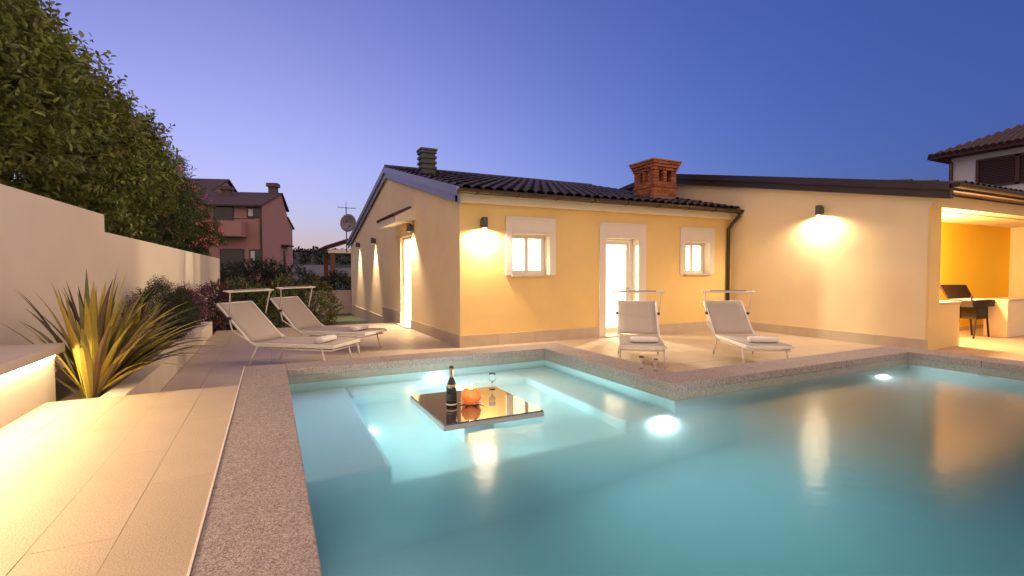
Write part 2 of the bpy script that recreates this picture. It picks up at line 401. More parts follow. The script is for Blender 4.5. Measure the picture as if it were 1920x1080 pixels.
# ------------------------------------------------------------------ lit bench by the walkway
bench = thing('built_in_bench', 'low masonry bench with overhanging slab and bright light strip beneath its edge', 'bench', (-2.0, 3, ZC))
BENCHM = mat('bench_render', (.74, .66, .52), .8, .06, 2, .2, 160)
MB().box(-2.40, -1.76, -3.5, 5.80, ZC-.3, .70).build('bench_body', BENCHM, bench, bevel=.006)
MB().box(-2.40, -1.70, -3.5, 5.86, .701, .785).build('seat_slab', mat('bench_slab', (.60, .52, .46), .6, .1, 3, .2, 120), bench, bevel=.008)
MB().box(-1.757, -1.735, -3.4, 5.74, .682, .6995).build('light_strip', mat('led_strip', (1, .9, .7), .4, 0, emit=(1.0, .74, .42), estr=260), bench)

# ------------------------------------------------------------------ planter
def wallx(y): return -2.80 + .06*y           # face of the garden wall
plan = thing('planter', 'long low masonry planter with flush rendered kerb along the garden wall', 'planter', (-1.8, 9, 0))
pb = MB(); pb.prism([(-1.40, 5.60), (-1.21, 5.60), (-1.21, 13.2), (-1.40, 13.2)], 'z', -.38, ZC); pb.box(-2.10, -1.40, 13.0, 13.2, -.38, ZC-.001)
pb.build('planter_kerb', mat('planter_kerb_render', (.62, .54, .43), .8, .1, 3, .2, 140), plan, bevel=.006)
MB().prism([(-1.40, 5.59), (-1.40, 13.0), (wallx(13)-.02, 13.0), (wallx(5.59)-.02, 5.59)], 'z', -.2, ZC-.06).build('soil', SOIL, plan)

# ------------------------------------------------------------------ garden wall (stepped top)
gw = thing('garden_wall', 'tall cream rendered garden wall with stepped top below the laurel hedge', 'wall', (-2.5, 8, 0))
def wall_seg(y0, y1, z0, z1):
    pts = [(wallx(y0), y0), (wallx(y1), y1), (wallx(y1)-.22, y1), (wallx(y0)-.22, y0)]
    v = [(x, y, -.45) for x, y in pts] + [(pts[0][0], y0, z0), (pts[1][0], y1, z1), (pts[2][0], y1, z1), (pts[3][0], y0, z0)]
    return MB().add(v, [(0,3,2,1),(4,5,6,7),(0,1,5,4),(1,2,6,5),(2,3,7,6),(3,0,4,7)])
wall_seg(-4, 9.43, 2.36, 2.31).build('wall', GARDENW, gw, bevel=.01)
wall_seg(9.43, 20.2, 2.05, 1.93).build('wall', GARDENW, gw, bevel=.01)

# ================================================================== HOUSE
HX, HY = 3.2, 8.69; HB = 22.4; RY, RZ = 14.8, 4.50; EZ = 2.95
house = thing('annex_house', 'single storey yellow house with dark tiled gable roof and lit windows', 'house', (6.8, 12, 0))
W1, DR, W2 = (4.28, 5.14, 1.37, 2.19), (6.54, 7.47, .03, 2.17), (8.88, 9.70, 1.37, 2.15)
SD = (12.25, 13.35, .03, 2.36)
holed(MB(), 'y', HY, HY+.3, HX, 10.44, -.4, 2.95, [W1, DR, W2]).build('front_wall', WALL_Y, house)
gwm = holed(MB(), 'x', HX-.003, HX+.299, HY+.0015, HB, -.45, 2.62, [SD])
gwm.prism([(HY+.0015, 2.62), (HB, 2.62), (HB, 2.66), (RY, RZ-.06), (HY+.0015, 2.90)], 'x', HX-.003, HX+.299)
gwm.build('gable_wall', WALL_P, house)
MB().box(HX+.3, 10.44, HB-.3, HB, -.45, 2.66).build('rear_wall', WALL_P, house)
# lit room behind the openings
rm = MB(); X0, X1, Y0, Y1 = HX+.302, 10.2, HY+.302, 14.2
rm.add([(X0,Y0,.02),(X1,Y0,.02),(X1,Y1,.02),(X0,Y1,.02),(X0,Y0,2.6),(X1,Y0,2.6),(X1,Y1,2.6),(X0,Y1,2.6)], [(0,1,2,3),(4,7,6,5),(1,5,6,2),(2,6,7,3)])
rm.build('lit_room', INTER, house)
for lx, ly, le in ((4.9, 10.6, 1100), (7.3, 10.6, 1300), (9.3, 10.4, 1300), (5.6, 12.9, 500)):
    bl = MB().lathe([(.001, .1), (.12, .06), (.14, 0), (.12, -.06), (.001, -.1)], (lx, ly, 2.42), 14).build('ceiling_lamp', mat('ceiling_lamp_glass', (1, .95, .85), .4, 0, emit=(1, .86, .64), estr=12), house, smooth=True)
    lamp_light('ceiling_lamp_light', 'POINT', (lx, ly, 2.2), le, (1, .82, .58), house, .12)
def surround(x0, x1, z0, z1, hole, name):
    b = MB(); h = hole
    b.box(x0, h[0], HY-.035, HY-.001, z0, z1); b.box(h[1], x1, HY-.035, HY-.001, z0, z1); b.box(h[0], h[1], HY-.035, HY-.001, h[3], z1)
    o = b.build(name, WHITE, house, bevel=.004)
    MB().box(x0+.03, x1-.03, HY-.05, HY-.036, z1-.05, z1-.02).build('moulding', WHITE, house)
    MB().box(h[0]-.01, h[1]+.01, HY-.048, HY-.036, h[3]+.03, h[3]+.055).build('moulding', WHITE, house)
    # reveal lining
    r = MB(); e = .012
    r.box(h[0], h[0]+e, HY-.03, HY+.29, h[2], h[3]-e); r.box(h[1]-e, h[1], HY-.03, HY+.29, h[2], h[3]-e); r.box(h[0], h[1], HY-.03, HY+.29, h[3]-e, h[3]-.0005)
    r.build('reveal', WHITE, house)
    return o
def window(hole):
    x0, x1, z0, z1 = hole; y = HY+.17; f = .055
    w_ = MB(); w_.box(x0+.012, x0+f, y, y+.06, z0, z1-.012); w_.box(x1-f, x1-.012, y, y+.06, z0, z1-.012); w_.box(x0+f, x1-f, y, y+.06, z0, z0+f); w_.box(x0+f, x1-f, y, y+.06, z1-f, z1-.012)
    o = w_.build('window', ALU, house, bevel=.004)
    xm = (x0+x1)/2; s = .035
    for a, c in ((x0+f, xm-.002), (xm+.002, x1-f)):
        b = MB(); b.box(a, a+s, y+.012, y+.055, z0+f, z1-f); b.box(c-s, c, y+.012, y+.055, z0+f, z1-f); b.box(a+s, c-s, y+.012, y+.055, z0+f, z0+f+s); b.box(a+s, c-s, y+.012, y+.055, z1-f-s, z1-f)
        b.build('frame', ALU, o)
        MB().box(a+s, c-s, y+.03, y+.036, z0+f+s, z1-f-s).build('pane', PANE, o)
    MB().box(x0-.02, x1+.02, HY-.06, y, z0-.035, z0-.001).build('sill', mat('sill_stone', (.62, .52, .44), .5, .1), o)
    # pale roller blind behind the glass, lit from the room
    MB().add([(x0+.02, y+.10, z0+.01), (x1-.02, y+.10, z0+.01), (x1-.02, y+.10, z1-.02), (x0+.02, y+.10, z1-.02)], [(0, 1, 2, 3)]).build('blind', mat('sheer_blind', (.85, .82, .76), .9, 0, translucent=.6), o)
surround(4.14, 5.28, 1.36, 2.52, W1, 'window_surround'); window(W1)
surround(8.72, 9.84, 1.36, 2.49, W2, 'window_surround'); window(W2)
surround(6.38, 7.67, .0, 2.50, DR, 'door_surround')
def front_door():
    x0, x1, z0, z1 = DR; y = HY+.2; f = .05
    b = MB(); b.box(x0+.012, x0+f, y, y+.07, z0, z1-.012); b.box(x1-f-.03, x1-.012, y, y+.07, z0, z1-.012); b.box(x0+f, x1-f-.03, y, y+.07, z1-f, z1-.012)
    o = b.build('door', ALU, house, bevel=.004)
    a, c = x0+f+.004, x1-f-.034; s = .10
    lf = MB(); lf.box(a, a+.05, y+.01, y+.055, z0+.01, z1-f-.004); lf.box(c-s, c, y+.01, y+.055, z0+.01, z1-f-.004); lf.box(a+.05, c-s, y+.01, y+.055, z0+.01, z0+.14); lf.box(a+.05, c-s, y+.01, y+.055, z1-f-.09, z1-f-.004)
    lf.build('leaf_frame', ALU, o, bevel=.003)
    MB().box(a+.05, c-s, y+.03, y+.037, z0+.14, z1-f-.09).build('pane', PANE, o)
    h = MB(); h.tube([(c-.05, y+.01, 1.05), (c-.05, y-.04, 1.05), (c-.17, y-.04, 1.05)], .009); h.build('handle', METALG, o, smooth=True)
    MB().box(x0-.05, x1+.05, HY-.14, HY+.28, .003, .028).build('threshold', PLINTH, house)
front_door()
def side_door():
    y0, y1, z0, z1 = SD; x = HX+.08; f = .06
    b = MB(); b.box(x, x+.07, y0+.001, y0+f, z0, z1-.001); b.box(x, x+.07, y1-f, y1-.001, z0, z1-.001); b.box(x, x+.07, y0+f, y1-f, z1-f, z1-.001)
    o = b.build('door', ALU, house)
    yl = y0+f+.01; xl = x+.08
    lf = MB(); lf.box(xl, xl+.09, yl, yl+.045, z0, z1-f); lf.box(xl+.86, xl+.95, yl, yl+.045, z0, z1-f); lf.box(xl+.09, xl+.86, yl, yl+.045, z0, z0+.12); lf.box(xl+.09, xl+.86, yl, yl+.045, z1-f-.1, z1-f)
    lf.build('leaf_frame', ALU, o)
    MB().box(xl+.09, xl+.86, yl+.02, yl+.026, z0+.12, z1-f-.1).build('pane', PANE, o)
    MB().tube([(xl+.90, yl+.045, 1.05), (xl+.90, yl+.09, 1.05), (xl+.78, yl+.09, 1.05)], .009).build('handle', METALD, o, smooth=True)
    MB().box(HX-.12, HX+.1, y0-.05, y1+.05, .003, .028).build('threshold', WHITE, house)
side_door()
# stone plinth
def plinth(axis, a0, a1, c, z0, z1, step=.8, skip=()):
    n = max(1, round((a1-a0)/step)); s = (a1-a0)/n
    for k in range(n):
        lo, hi = a0+k*s+.002, a0+(k+1)*s-.002
        if axis == 'x': piece('plinth_stone', PLINTH, house, lo, hi, c-.022, c-.001, z0, z1)
        else: piece('plinth_stone', PLINTH, house, c-.022, c-.001, lo, hi, z0, z1)
plinth('x', HX-.022, 6.38, HY, -.02, .225); plinth('x', 7.67, 10.41, HY, -.02, .20)
plinth('y', HY, SD[0], HX, -.02, .225); plinth('y', SD[1], 15.75, HX, -.42, .34); plinth('y', 15.75, HB, HX, -.42, .03)
# cornice, gutter, roof
MB().box(HX-.09, 10.43, HY-.13, HY-.001, 2.72, 2.93).build('cornice', mat('cream_trim', (.80, .70, .52), .7, .04, 2), house, bevel=.006)
rs = MB(); EY = HY-.24
rs.prism([(EY, 2.94), (RY, RZ), (HB+.25, 2.74), (HB+.25, 2.66), (RY, RZ-.09), (EY, 2.86)], 'x', HX-.10, 10.44)
roof = rs.build('roof', mat('roof_deck', (.06, .045, .045), .8, .1), house)
def barge(y0, z0, y1, z1, x):
    dz = lambda a, b: [(y0, z0+a), (y1, z1+a), (y1, z1+b), (y0, z0+b)]
    MB().prism(dz(-.27, -.135), 'x', x+.015, x+.05).build('barge_board', METALG, house)
    MB().prism(dz(-.133, .03), 'x', x-.03, x+.015).build('barge_board', METALG, house)
barge(EY+.02, 2.95, RY, RZ+.01, HX-.105); barge(RY, RZ+.01, HB+.25, 2.75, HX-.105)
# barrel tiles: the 9 lowest rows are single tiles, the rest one mass
def tile_mesh(L=.44, w0=.205, w1=.165, n=6):
    b = MB(); vs = []
    for yy, ww, lift in ((0, w0, .0), (L, w1, .0)):
        for rad in (1.0, .86):
            for k in range(n+1):
                a = math.pi*k/n; vs.append((-math.cos(a)*ww/2*rad, yy, math.sin(a)*ww*.36*rad+lift))
    m_ = n+1; fs = []
    for k in range(n): fs += [(k, k+1, 2*m_+k+1, 2*m_+k), (k, m_+k, m_+k+1, k+1)]
    b.add(vs, fs); return b
def tile_data(name, material):
    b = tile_mesh(); me = bpy.data.meshes.new(name); me.from_pydata(b.v, [], b.f); me.materials.append(material)
    for p in me.polygons: p.use_smooth = False
    return me
TM = tile_data('barrel_tile', ROOFT)
sl = math.atan2(RZ-2.94, RY-EY); ROWS = 16; pitch = (RY-EY)/math.cos(sl)/ROWS; COLS = 33; cx = (10.44-HX+.1)/COLS
rest = MB(); tb = tile_mesh()
for j in range(ROWS):
    for i in range(COLS):
        s_ = j*pitch; x = HX-.08+cx*(i+.5)+random.uniform(-.006, .006); y = EY-.03+s_*math.cos(sl); z = 2.955+s_*math.sin(sl)+random.uniform(0, .008)
        if 8.75 < x < 9.9 and 9.6 < y < 10.6: continue
        rot = Matrix.Rotation(sl-.05, 3, 'X') @ Matrix.Rotation(random.uniform(-.03, .03), 3, 'Z')
        if j < 9:
            o = bpy.data.objects.new('roof_tile', TM); COL.objects.link(o); o.parent = roof; p = ORG[roof.name]
            o.location = (x-p[0], y-p[1], z-p[2]); o.rotation_euler = rot.to_euler()
        else: rest.add([Vector((x, y, z)) + rot @ Vector(v) for v in tb.v], tb.f)
tag(rest.build('upper_roof_tiles', ROOFT, roof), kind='stuff')
rt = MB(); 
for k in range(20): 
    x = HX-.1+k*.37; rt.tube([(x, RY, RZ+.03), (x+.40, RY, RZ+.045)], [.09, .075], 8)
rt.build('ridge_tiles', ROOFT, roof)
gt = MB(); prof = [(.075*math.cos(a), -.075*math.sin(a)) for a in [math.pi*k/8 for k in range(9)]]
gp = [(EY-.07+a, 2.93+b_) for a, b_ in prof] + [(EY-.07+a*.9, 2.93+b_*.9) for a, b_ in reversed(prof)]
gt.prism(gp, 'x', HX-.13, 10.60)
gut = gt.build('gutter', METALD, house)
for k in range(9): piece('gutter_bracket', METALD, gut, HX+.2+k*.87, HX+.225+k*.87, EY-.15, EY+.005, 2.848, 2.925)

dpx = 10.34
MB().tube([(dpx+.02, EY-.07, 2.88), (dpx+.02, EY-.07, 2.78), (dpx-.02, HY-.15, 2.62), (dpx-.05, HY-.06, 2.48), (dpx-.05, HY-.06, .06)], .042, 12).build('downpipe', METALD, house, smooth=True)
MB().tube([(10.56, EY-.07, 2.90), (10.56, EY-.07, 3.02)], .03, 8).build('gutter_stop', METALD, house)
# small tiled canopy over the side door
aw = MB().prism([(HX-.002, 3.02), (HX-.002, 2.70), (HX-.50, 2.62), (HX-.50, 2.76)], 'y', 11.75, 13.75).build('door_canopy', mat('canopy_render', (.78, .70, .58), .8, .05), house)
for k in range(9):
    b = tile_mesh(.5); rot = Matrix.Rotation(R(-90), 3, 'Z') @ Matrix.Rotation(R(26), 3, 'X')
    MB().add([Vector((HX-.54, 11.86+k*.22, 2.765)) + rot @ Vector(v) for v in b.v], b.f).build('canopy_tile', ROOFT, aw)
# ribbed metal chimney
c1 = MB(); zb, x0, x1, y0, y1 = 3.72, 3.42, 3.82, 12.0, 12.4
c1.box(x0+.03, x1-.03, y0+.03, y1-.03, zb, 4.46)
for k in range(4): c1.box(x0, x1, y0, y1, 4.02+k*.13, 4.085+k*.13)
c1.box(x0-.015, x1+.015, y0-.015, y1+.015, 4.48, 4.53)
mc = thing('vent_chimney', 'small dark ribbed vent chimney on the gable roof ridge side', 'chimney', (3.6, 12.2, 3.8)); c1.build('flue', mat('dark_slate', (.07, .08, .09), .6, .2), mc, bevel=.006)
# brick chimney
bc = thing('brick_chimney', 'square red brick chimney with flared top and smoke openings', 'chimney', (9.3, 10.2, 3.3))
def brick_stack(x0, y0, wd, z0, courses, ch=.0745):
    xc, yc = x0+wd/2, y0+wd/2
    MB().box(x0+.012, x0+wd-.012, y0+.012, y0+wd-.012, z0-.35, z0+5*ch).build('mortar_core', MORTAR, bc)
    for k in range(courses):
        fl = {courses-1: .085, courses-2: .055, courses-3: .025}.get(k, .0) + (.02 if k == 3 else 0)
        a0, a1, b0, b1 = x0-fl, x0+wd+fl, y0-fl, y0+wd+fl; z = z0+k*ch; sp = a1-a0
        openings = 5 <= k <= 8
        def row(axis, c_lo, c_hi):
            if openings:
                cuts = [0, .22, None, .40, .60, None, .78, 1.0]
                spans = [(0, .23), (.42, .58), (.77, 1.0)]
            else:
                n_ = 3; o_ = .5/n_ if k % 2 else 0
                ed = [0] + [e for e in [(q+1)/n_-o_ for q in range(n_)] if .04 < e < .97] + [1.0]; spans = list(zip(ed[:-1], ed[1:]))
            for u, v in spans:
                if axis == 'x': piece('brick', BRICK, bc, a0+u*sp+.005, a0+v*sp-.005, c_lo, c_hi, z+.004, z+ch-.005)
                else: piece('brick', BRICK, bc, c_lo, c_hi, b0+.116+u*(sp-.232)+.005, b0+.116+v*(sp-.232)-.005, z+.004, z+ch-.005)
        row('x', b0, b0+.11); row('x', b1-.11, b1); row('y', a0, a0+.11); row('y', a1-.11, a1)
    zt = z0+courses*ch
    MB().box(x0+.02, x0+wd-.02, y0+.02, y0+wd-.02, z0+9*ch, zt-.01).build('mortar_core', MORTAR, bc)
    MB().box(x0-.11, x0+wd+.11, y0-.11, y0+wd+.11, zt, zt+.04).build('cap_slab', mat('cap_slab', (.40, .24, .13), .8, .2), bc, bevel=.006)
brick_stack(8.92, 9.80, .77, 3.40, 12)

# satellite dish and aerial at the back eave
ds = thing('satellite_dish', 'round grey satellite dish on a pole at the house back corner', 'dish', (3.0, 22.6, 2.6))
dm = MB(); 
for k in range(5): pass
prof = [(.001, 0), (.15, .012), (.28, .045), (.39, .10)]
dm.lathe(prof, (0, 0, 0), 24, 'y')
rot = Matrix.Rotation(R(12), 3, 'X') @ Matrix.Rotation(R(25), 3, 'Z')
dm.v = [tuple(Vector((3.05, 22.45, 3.60)) + rot @ Vector((v[0], -v[1], v[2]))) for v in dm.v]
dm.build('reflector', mat('dish_grey', (.22, .22, .25), .5, .1), ds, smooth=True, solid=.01)
MB().tube([(3.05, 22.62, 2.3), (3.05, 22.62, 4.30)], .025).build('mast', METALG, ds, smooth=True)
MB().tube([(3.05, 22.48, 3.3), (3.12, 22.1, 3.42)], .012).build('feed_arm', METALG, ds); MB().box(3.09, 3.16, 22.05, 22.13, 3.39, 3.46).build('feed_horn', DARKPL, ds)
ar = MB(); ar.tube([(2.7, 22.62, 4.28), (3.45, 22.55, 4.24)], .012)
for k in range(6): ar.tube([(2.75+k*.13, 22.42, 4.27), (2.75+k*.13, 22.80, 4.27)], .008)
ar.tube([(3.05, 22.62, 4.25), (3.05, 22.62, 4.55)], .012); ar.build('aerial', METALG, ds)

# ================================================================== WING with outdoor kitchen
WX, WY = 10.44, 4.55
wing = thing('side_wing', 'cream side wing with dark fascia and open outdoor kitchen recess', 'building', (13, 7, 0))
wg = MB()
wg.prism([(WY+.002, -.3), (14.4, -.3), (14.4, 3.75), (11.2, 4.12), (WY+.002, 2.76)], 'x', WX, WX+.28)
wg.build('side_wall', WALL_P, wing)
MB().box(WX+.003, WX+.37, WY-.04, WY+.28, -.02, 2.56).build('post', WALL_Y, wing)
MB().box(WX+.003, 18.3, WY-.04, WY+.24, 2.561, 2.78).build('beam', mat('cream_beam', (.80, .66, .38), .8, .04, 2), wing)
MB().box(WX+.37, 17.3, WY+.241, 5.95, 2.54, 2.60).build('recess_ceiling', WALL_P, wing)
MB().box(WX+.281, 17.32, 5.75, 5.95, -.02, 2.54).build('recess_back_wall', WALL_O, wing)
MB().box(17.3, 17.5, WY+.05, 5.749, -.02, 2.54).build('recess_side_wall', WALL_P, wing)
MB().box(WX+.38, 17.3, 5.73, 5.749, 0, .09).build('skirting', PLINTH, wing)
for k in range(5):
    y0 = WY-.04+k*(8.66-WY+.04)/5
    piece('plinth_stone', PLINTH, wing, WX-.022, WX-.001, y0+.002, y0+(8.66-WY+.04)/5-.002, -.02, .20)
def slope_z(y): return 2.92+(y-4.33)*(4.30-2.92)/(11.2-4.33)
wr = MB(); wr.prism([(4.20, slope_z(4.20)), (11.2, 4.30), (14.6, 3.92), (14.6, 3.86), (11.2, 4.22), (4.20, slope_z(4.2)-.06)], 'x', WX-.14, 18.5)
wroof = wr.build('roof', mat('roof_deck', (.06, .045, .045), .8, .1), wing)
for off0, off1, xa in ((-.11, .03, WX-.17), (-.25, -.112, WX-.115)):
    MB().prism([(4.20, slope_z(4.2)+off0), (11.2, 4.30+off0), (11.2, 4.30+off1), (4.20, slope_z(4.2)+off1)], 'x', xa, WX-.002).build('fascia', METALD, wing)
    MB().prism([(11.2, 4.30+off0), (14.6, 3.92+off0), (14.6, 3.92+off1), (11.2, 4.30+off1)], 'x', xa, WX-.002).build('fascia', METALD, wing)
gp = [(4.14+a, 2.90+b_) for a, b_ in prof and [(.075*math.cos(a), -.075*math.sin(a)) for a in [math.pi*k/8 for k in range(9)]]]
MB().prism(gp, 'x', WX-.10, 18.5).build('gutter', METALD, wing)
MB().box(WX-.05, 18.4, 4.24, 4.50, 2.80, 2.84).build('soffit', mat('soffit_wood', (.12, .08, .06), .7, .1), wing)
ws = math.atan2(4.30-2.92, 11.2-4.33)
for j in range(3):
    for i in range(36):
        o = bpy.data.objects.new('roof_tile', TM); COL.objects.link(o); o.parent = wroof; p = ORG[wroof.name]; y = 4.16+j*.40
        o.location = (WX+.3+i*.215-p[0], y-p[1], slope_z(y)+.015-p[2]); o.rotation_euler = (ws-.04, 0, random.uniform(-.03, .03))
MB().box(11.7, 11.9, 5.66, 5.749, 1.55, 1.75).build('recess_lamp', mat('recess_lamp_glass', (1, .9, .7), .4, 0, emit=(1, .66, .28), estr=8), wing, bevel=.01)
lamp_light('recess_lamp_light', 'POINT', (11.8, 5.30, 1.62), 720, (1, .66, .27), wing, .15)

def counter(name, label, x0, x1, y0, y1, z1, m_):
    t = thing(name, label, 'counter', ((x0+x1)/2, (y0+y1)/2, 0))
    MB().box(x0, x1, y0, y1, .0, z1-.04).build('counter_body', m_, t, bevel=.006)
    MB().box(x0-.01, x1+.02, y0-.02, y1, z1-.039, z1).build('worktop', mat('pale_worktop', (.62, .52, .40), .4, .1, 5), t, bevel=.006)
counter('kitchen_counter', 'yellow masonry counter with pale worktop beside the recess post', 10.82, 11.66, WY, 5.20, .85, WALL_Y)
counter('kitchen_counter', 'grey fronted masonry counter at right edge before the orange back wall', 14.0, 17.2, 4.66, 5.05, .82, WALL_P)
# barbecue grill
gr = thing('barbecue_grill', 'black barbecue grill on thin legs before the orange wall', 'grill', (13.5, 5.3, 0))
BLK = mat('grill_black', (.03, .022, .018), .8, .2, 10, spec=.2)
MB().prism([(12.86, .80), (13.90, .80), (13.86, .66), (12.90, .66)], 'y', 5.08, 5.48).build('fire_bowl', BLK, gr, bevel=.015)
MB().add([(12.84, 5.50, .83), (13.92, 5.50, .83), (13.98, 5.66, 1.10), (12.84, 5.66, 1.12), (12.84, 5.47, .83), (13.92, 5.47, .83), (13.98, 5.62, 1.11), (12.84, 5.62, 1.13)],
         [(0,1,2,3),(7,6,5,4),(0,4,5,1),(1,5,6,2),(2,6,7,3),(3,7,4,0)]).build('open_lid', mat('grill_lid', (.030, .016, .012), .9, .2, spec=.1), gr)
MB().box(13.92, 14.12, 5.12, 5.44, .76, .78).build('side_shelf', BLK, gr)
gg = MB()
for k in range(14): gg.tube([(12.9+k*.075, 5.1, .815), (12.9+k*.075, 5.46, .815)], .005, 5)
gg.build('grate', METALG, gr)
for lx, ly, ex in ((13.2, 5.14, -.10), (13.66, 5.14, .12), (13.2, 5.42, -.10), (13.66, 5.42, .12)):
    MB().tube([(lx, ly, .67), (lx+ex*.3, ly, .38), (lx+ex, ly, .0)], .018, 6).build('leg', BLK, gr)
MB().box(13.2, 13.66, 5.12, 5.44, .40, .66).build('fuel_box', BLK, gr, bevel=.01)
MB().tube([(12.86, 5.05, .78), (12.62, 5.0, .80), (12.60, 5.0, .92)], .016, 6).build('crank_handle', BLK, gr)

gr.location = (13.62, 5.08, 0)
# ================================================================== WALL LAMPS
def wall_lamp(loc, nrm, label, energy, spot, blend=.6, tilt=.0, h=.20):
    nv = Vector(nrm); p = Vector(loc); t = thing('wall_lamp', label, 'lamp', loc, 0, 'cylinder wall lamps on the house walls')
    c = p + nv*.105
    b = MB(); q = Vector((-nv.y, nv.x, 0)); 
    for sgn in (0,):
        pts = [p + nv*.004 + q*.045 + Vector((0,0,.07)), p + nv*.004 - q*.045 + Vector((0,0,.07))]
    b.box(min(p.x-abs(q.x)*.045, p.x+nv.x*.06), max(p.x+abs(q.x)*.045, p.x+nv.x*.06), min(p.y-abs(q.y)*.045, p.y+nv.y*.06), max(p.y+abs(q.y)*.045, p.y+nv.y*.06), p.z-.075, p.z+.075)
    b.build('bracket', LAMPM, t)
    MB().lathe([(.001, h/2), (.060, h/2), (.062, h/2-.01), (.062, -h/2), (.054, -h/2), (.054, -h/2+.05), (.001, -h/2+.05)], c, 20).build('shade', LAMPM, t, smooth=False)
    MB().lathe([(.05, 0), (.03, -.012), (.001, -.014)], c+Vector((0,0,-h/2+.035)), 16).build('bulb', mat('wall_lamp_bulb', (1, .95, .85), .4, 0, emit=(1, .86, .62), estr=60), t)
    lamp_light('bulb_light', 'SPOT', c+Vector((0,0,-h/2+.01)), energy, (1, .76, .46), t, .035, spot, blend, Vector((0,0,-1)) - nv*tilt)
wall_lamp((3.66, HY-.001, 2.36), (0,-1,0), 'dark cylinder wall lamp on yellow front wall left of window', 380, 172)
wall_lamp((WX-.001, 6.42, 2.70), (-1,0,0), 'dark cylinder wall lamp alone on the cream side wing wall', 340, 172)
wall_lamp((HX-.001, 12.0, 2.52), (-1,0,0), 'dark wall lamp beside the side door under the small canopy', 500, 100, .8)
wall_lamp((HX-.001, 16.8, 2.48), (-1,0,0), 'dark wall lamp midway along gable wall beyond the side door', 700, 70, .8)
wall_lamp((HX-.001, 20.0, 2.50), (-1,0,0), 'dark wall lamp farthest back on the gable wall', 700, 70, .8)

# ================================================================== SUN LOUNGERS
def make_lounger():
    t = thing('sun_lounger', 'x', 'sun lounger', (0, 0, 0), 0, 'sun loungers around the pool terrace')
    HW, ZS_, HY_ = .33, .35, 1.30; BT = (HY_+.56, .90)
    fr = MB()
    for s in (-1, 1):
        fr.box(s*HW-.016, s*HW+.016, .0, HY_, ZS_-.055, ZS_-.005)
    fr.box(-HW+.017, HW-.017, .0, .035, ZS_-.052, ZS_-.008); fr.box(-HW+.017, HW-.017, HY_-.04, HY_-.01, ZS_-.05, ZS_-.02)
    fr.box(-HW+.017, HW-.017, .63, .66, ZS_-.05, ZS_-.025)
    fr.build('seat_frame', ALU, t, bevel=.006, local=True)
    lb = MB(); lb.tube([(-HW+.02, .06, ZS_-.085), (HW-.02, .06, ZS_-.085)], .013); lb.tube([(-HW+.02, .06, ZS_-.085), (-HW+.02, 1.1, ZS_-.085)], .011); lb.tube([(HW-.02, .06, ZS_-.085), (HW-.02, 1.1, ZS_-.085)], .011)
    lb.build('lower_rail', ALU, t, smooth=True, local=True)
    def sheet(p0, p1, sag, name):
        b = MB(); n_, m_ = 8, 6
        for i in range(n_+1):
            for j in range(m_+1):
                u, v = i/n_, j/m_; q = Vector(p0).lerp(Vector(p1), u); d = -sag*math.sin(math.pi*v)*(.4+.6*math.sin(math.pi*u))
                b.v.append((-HW+.018+(2*HW-.036)*v, q.y, q.z+d))
        for i in range(n_):
            for j in range(m_): a = i*(m_+1)+j; b.f.append((a, a+1, a+m_+2, a+m_+1))
        b.build(name, SLING, t, smooth=True, local=True, solid=.004)
    sheet((0, .01, ZS_), (0, HY_-.015, ZS_), .018, 'seat_sling'); sheet((0, HY_+.015, ZS_+.01), (0, BT[0], BT[1]), .02, 'back_sling')
    bk = MB()
    for s in (-1, 1): bk.tube([(s*HW, HY_, ZS_-.03), (s*HW, BT[0], BT[1]-.02)], .018)
    bk.tube([(-HW, BT[0], BT[1]-.02), (HW, BT[0], BT[1]-.02)], .014)
    bk.build('back_frame', ALU, t, smooth=True, local=True)
    for s in (-1, 1):
        MB().tube([(s*(HW-.015), .20, ZS_-.05), (s*(HW+.0), .12, .0)], .014).build('leg', ALU, t, smooth=True, local=True)
        MB().tube([(s*(HW-.015), HY_-.08, ZS_-.05), (s*(HW+.0), HY_+.06, .0)], .014).build('leg', ALU, t, smooth=True, local=True)
        MB().tube([(s*(HW+.02), HY_-.12, ZS_-.06), (s*(HW+.02), HY_+.30, ZS_+.16), (s*(HW+.012), HY_+.36, ZS_+.34)], .011, 6).build('back_strut', ALU, t, smooth=True, local=True)
        k = .60; py, pz = HY_+.56*k, ZS_+(BT[1]-ZS_)*k
        MB().lathe([(.001, -.02), (.024, -.02), (.024, .02), (.001, .02)], (s*(HW+.03), py, pz), 10, 'x').build('pivot_knob', DARKPL, t, local=True)
    cn = MB(); zt = 1.06; yt = HY_+.26
    for s in (-1, 1): cn.tube([(s*(HW+.03), py, pz), (s*(HW+.07), yt+.02, zt-.02), (s*(HW+.07), yt, zt)], .010)
    cn.tube([(-HW-.13, yt, zt), (HW+.13, yt, zt)], .011); cn.tube([(-HW-.13, yt+.07, zt+.012), (HW+.13, yt+.07, zt+.012)], .010)
    for s in (-1, 1): cn.tube([(s*(HW+.12), yt, zt), (s*(HW+.12), yt+.07, zt+.012)], .009)
    cn.build('canopy_bar', ALU, t, smooth=True, local=True)
    MB().tube([(-HW+.02, yt+.035, zt+.016), (HW-.02, yt+.035, zt+.016)], .016).build('rolled_canopy', mat('rolled_canopy_fabric', (.30, .24, .20), .9, .1), t, smooth=True, local=True)
    return t
LG = make_lounger()
spots = [((4.87, 5.56), 38, 'sun lounger with folded towel in front of the lit front door'),
         ((6.50, 4.70), 29, 'sun lounger with folded towel before the cream side wing wall'),
         ((1.04, 7.76), -51, 'nearer of two sun loungers left, beside the pool corner'),
         ((1.72, 9.05), -48, 'farther of two sun loungers left, close to the low hedge')]
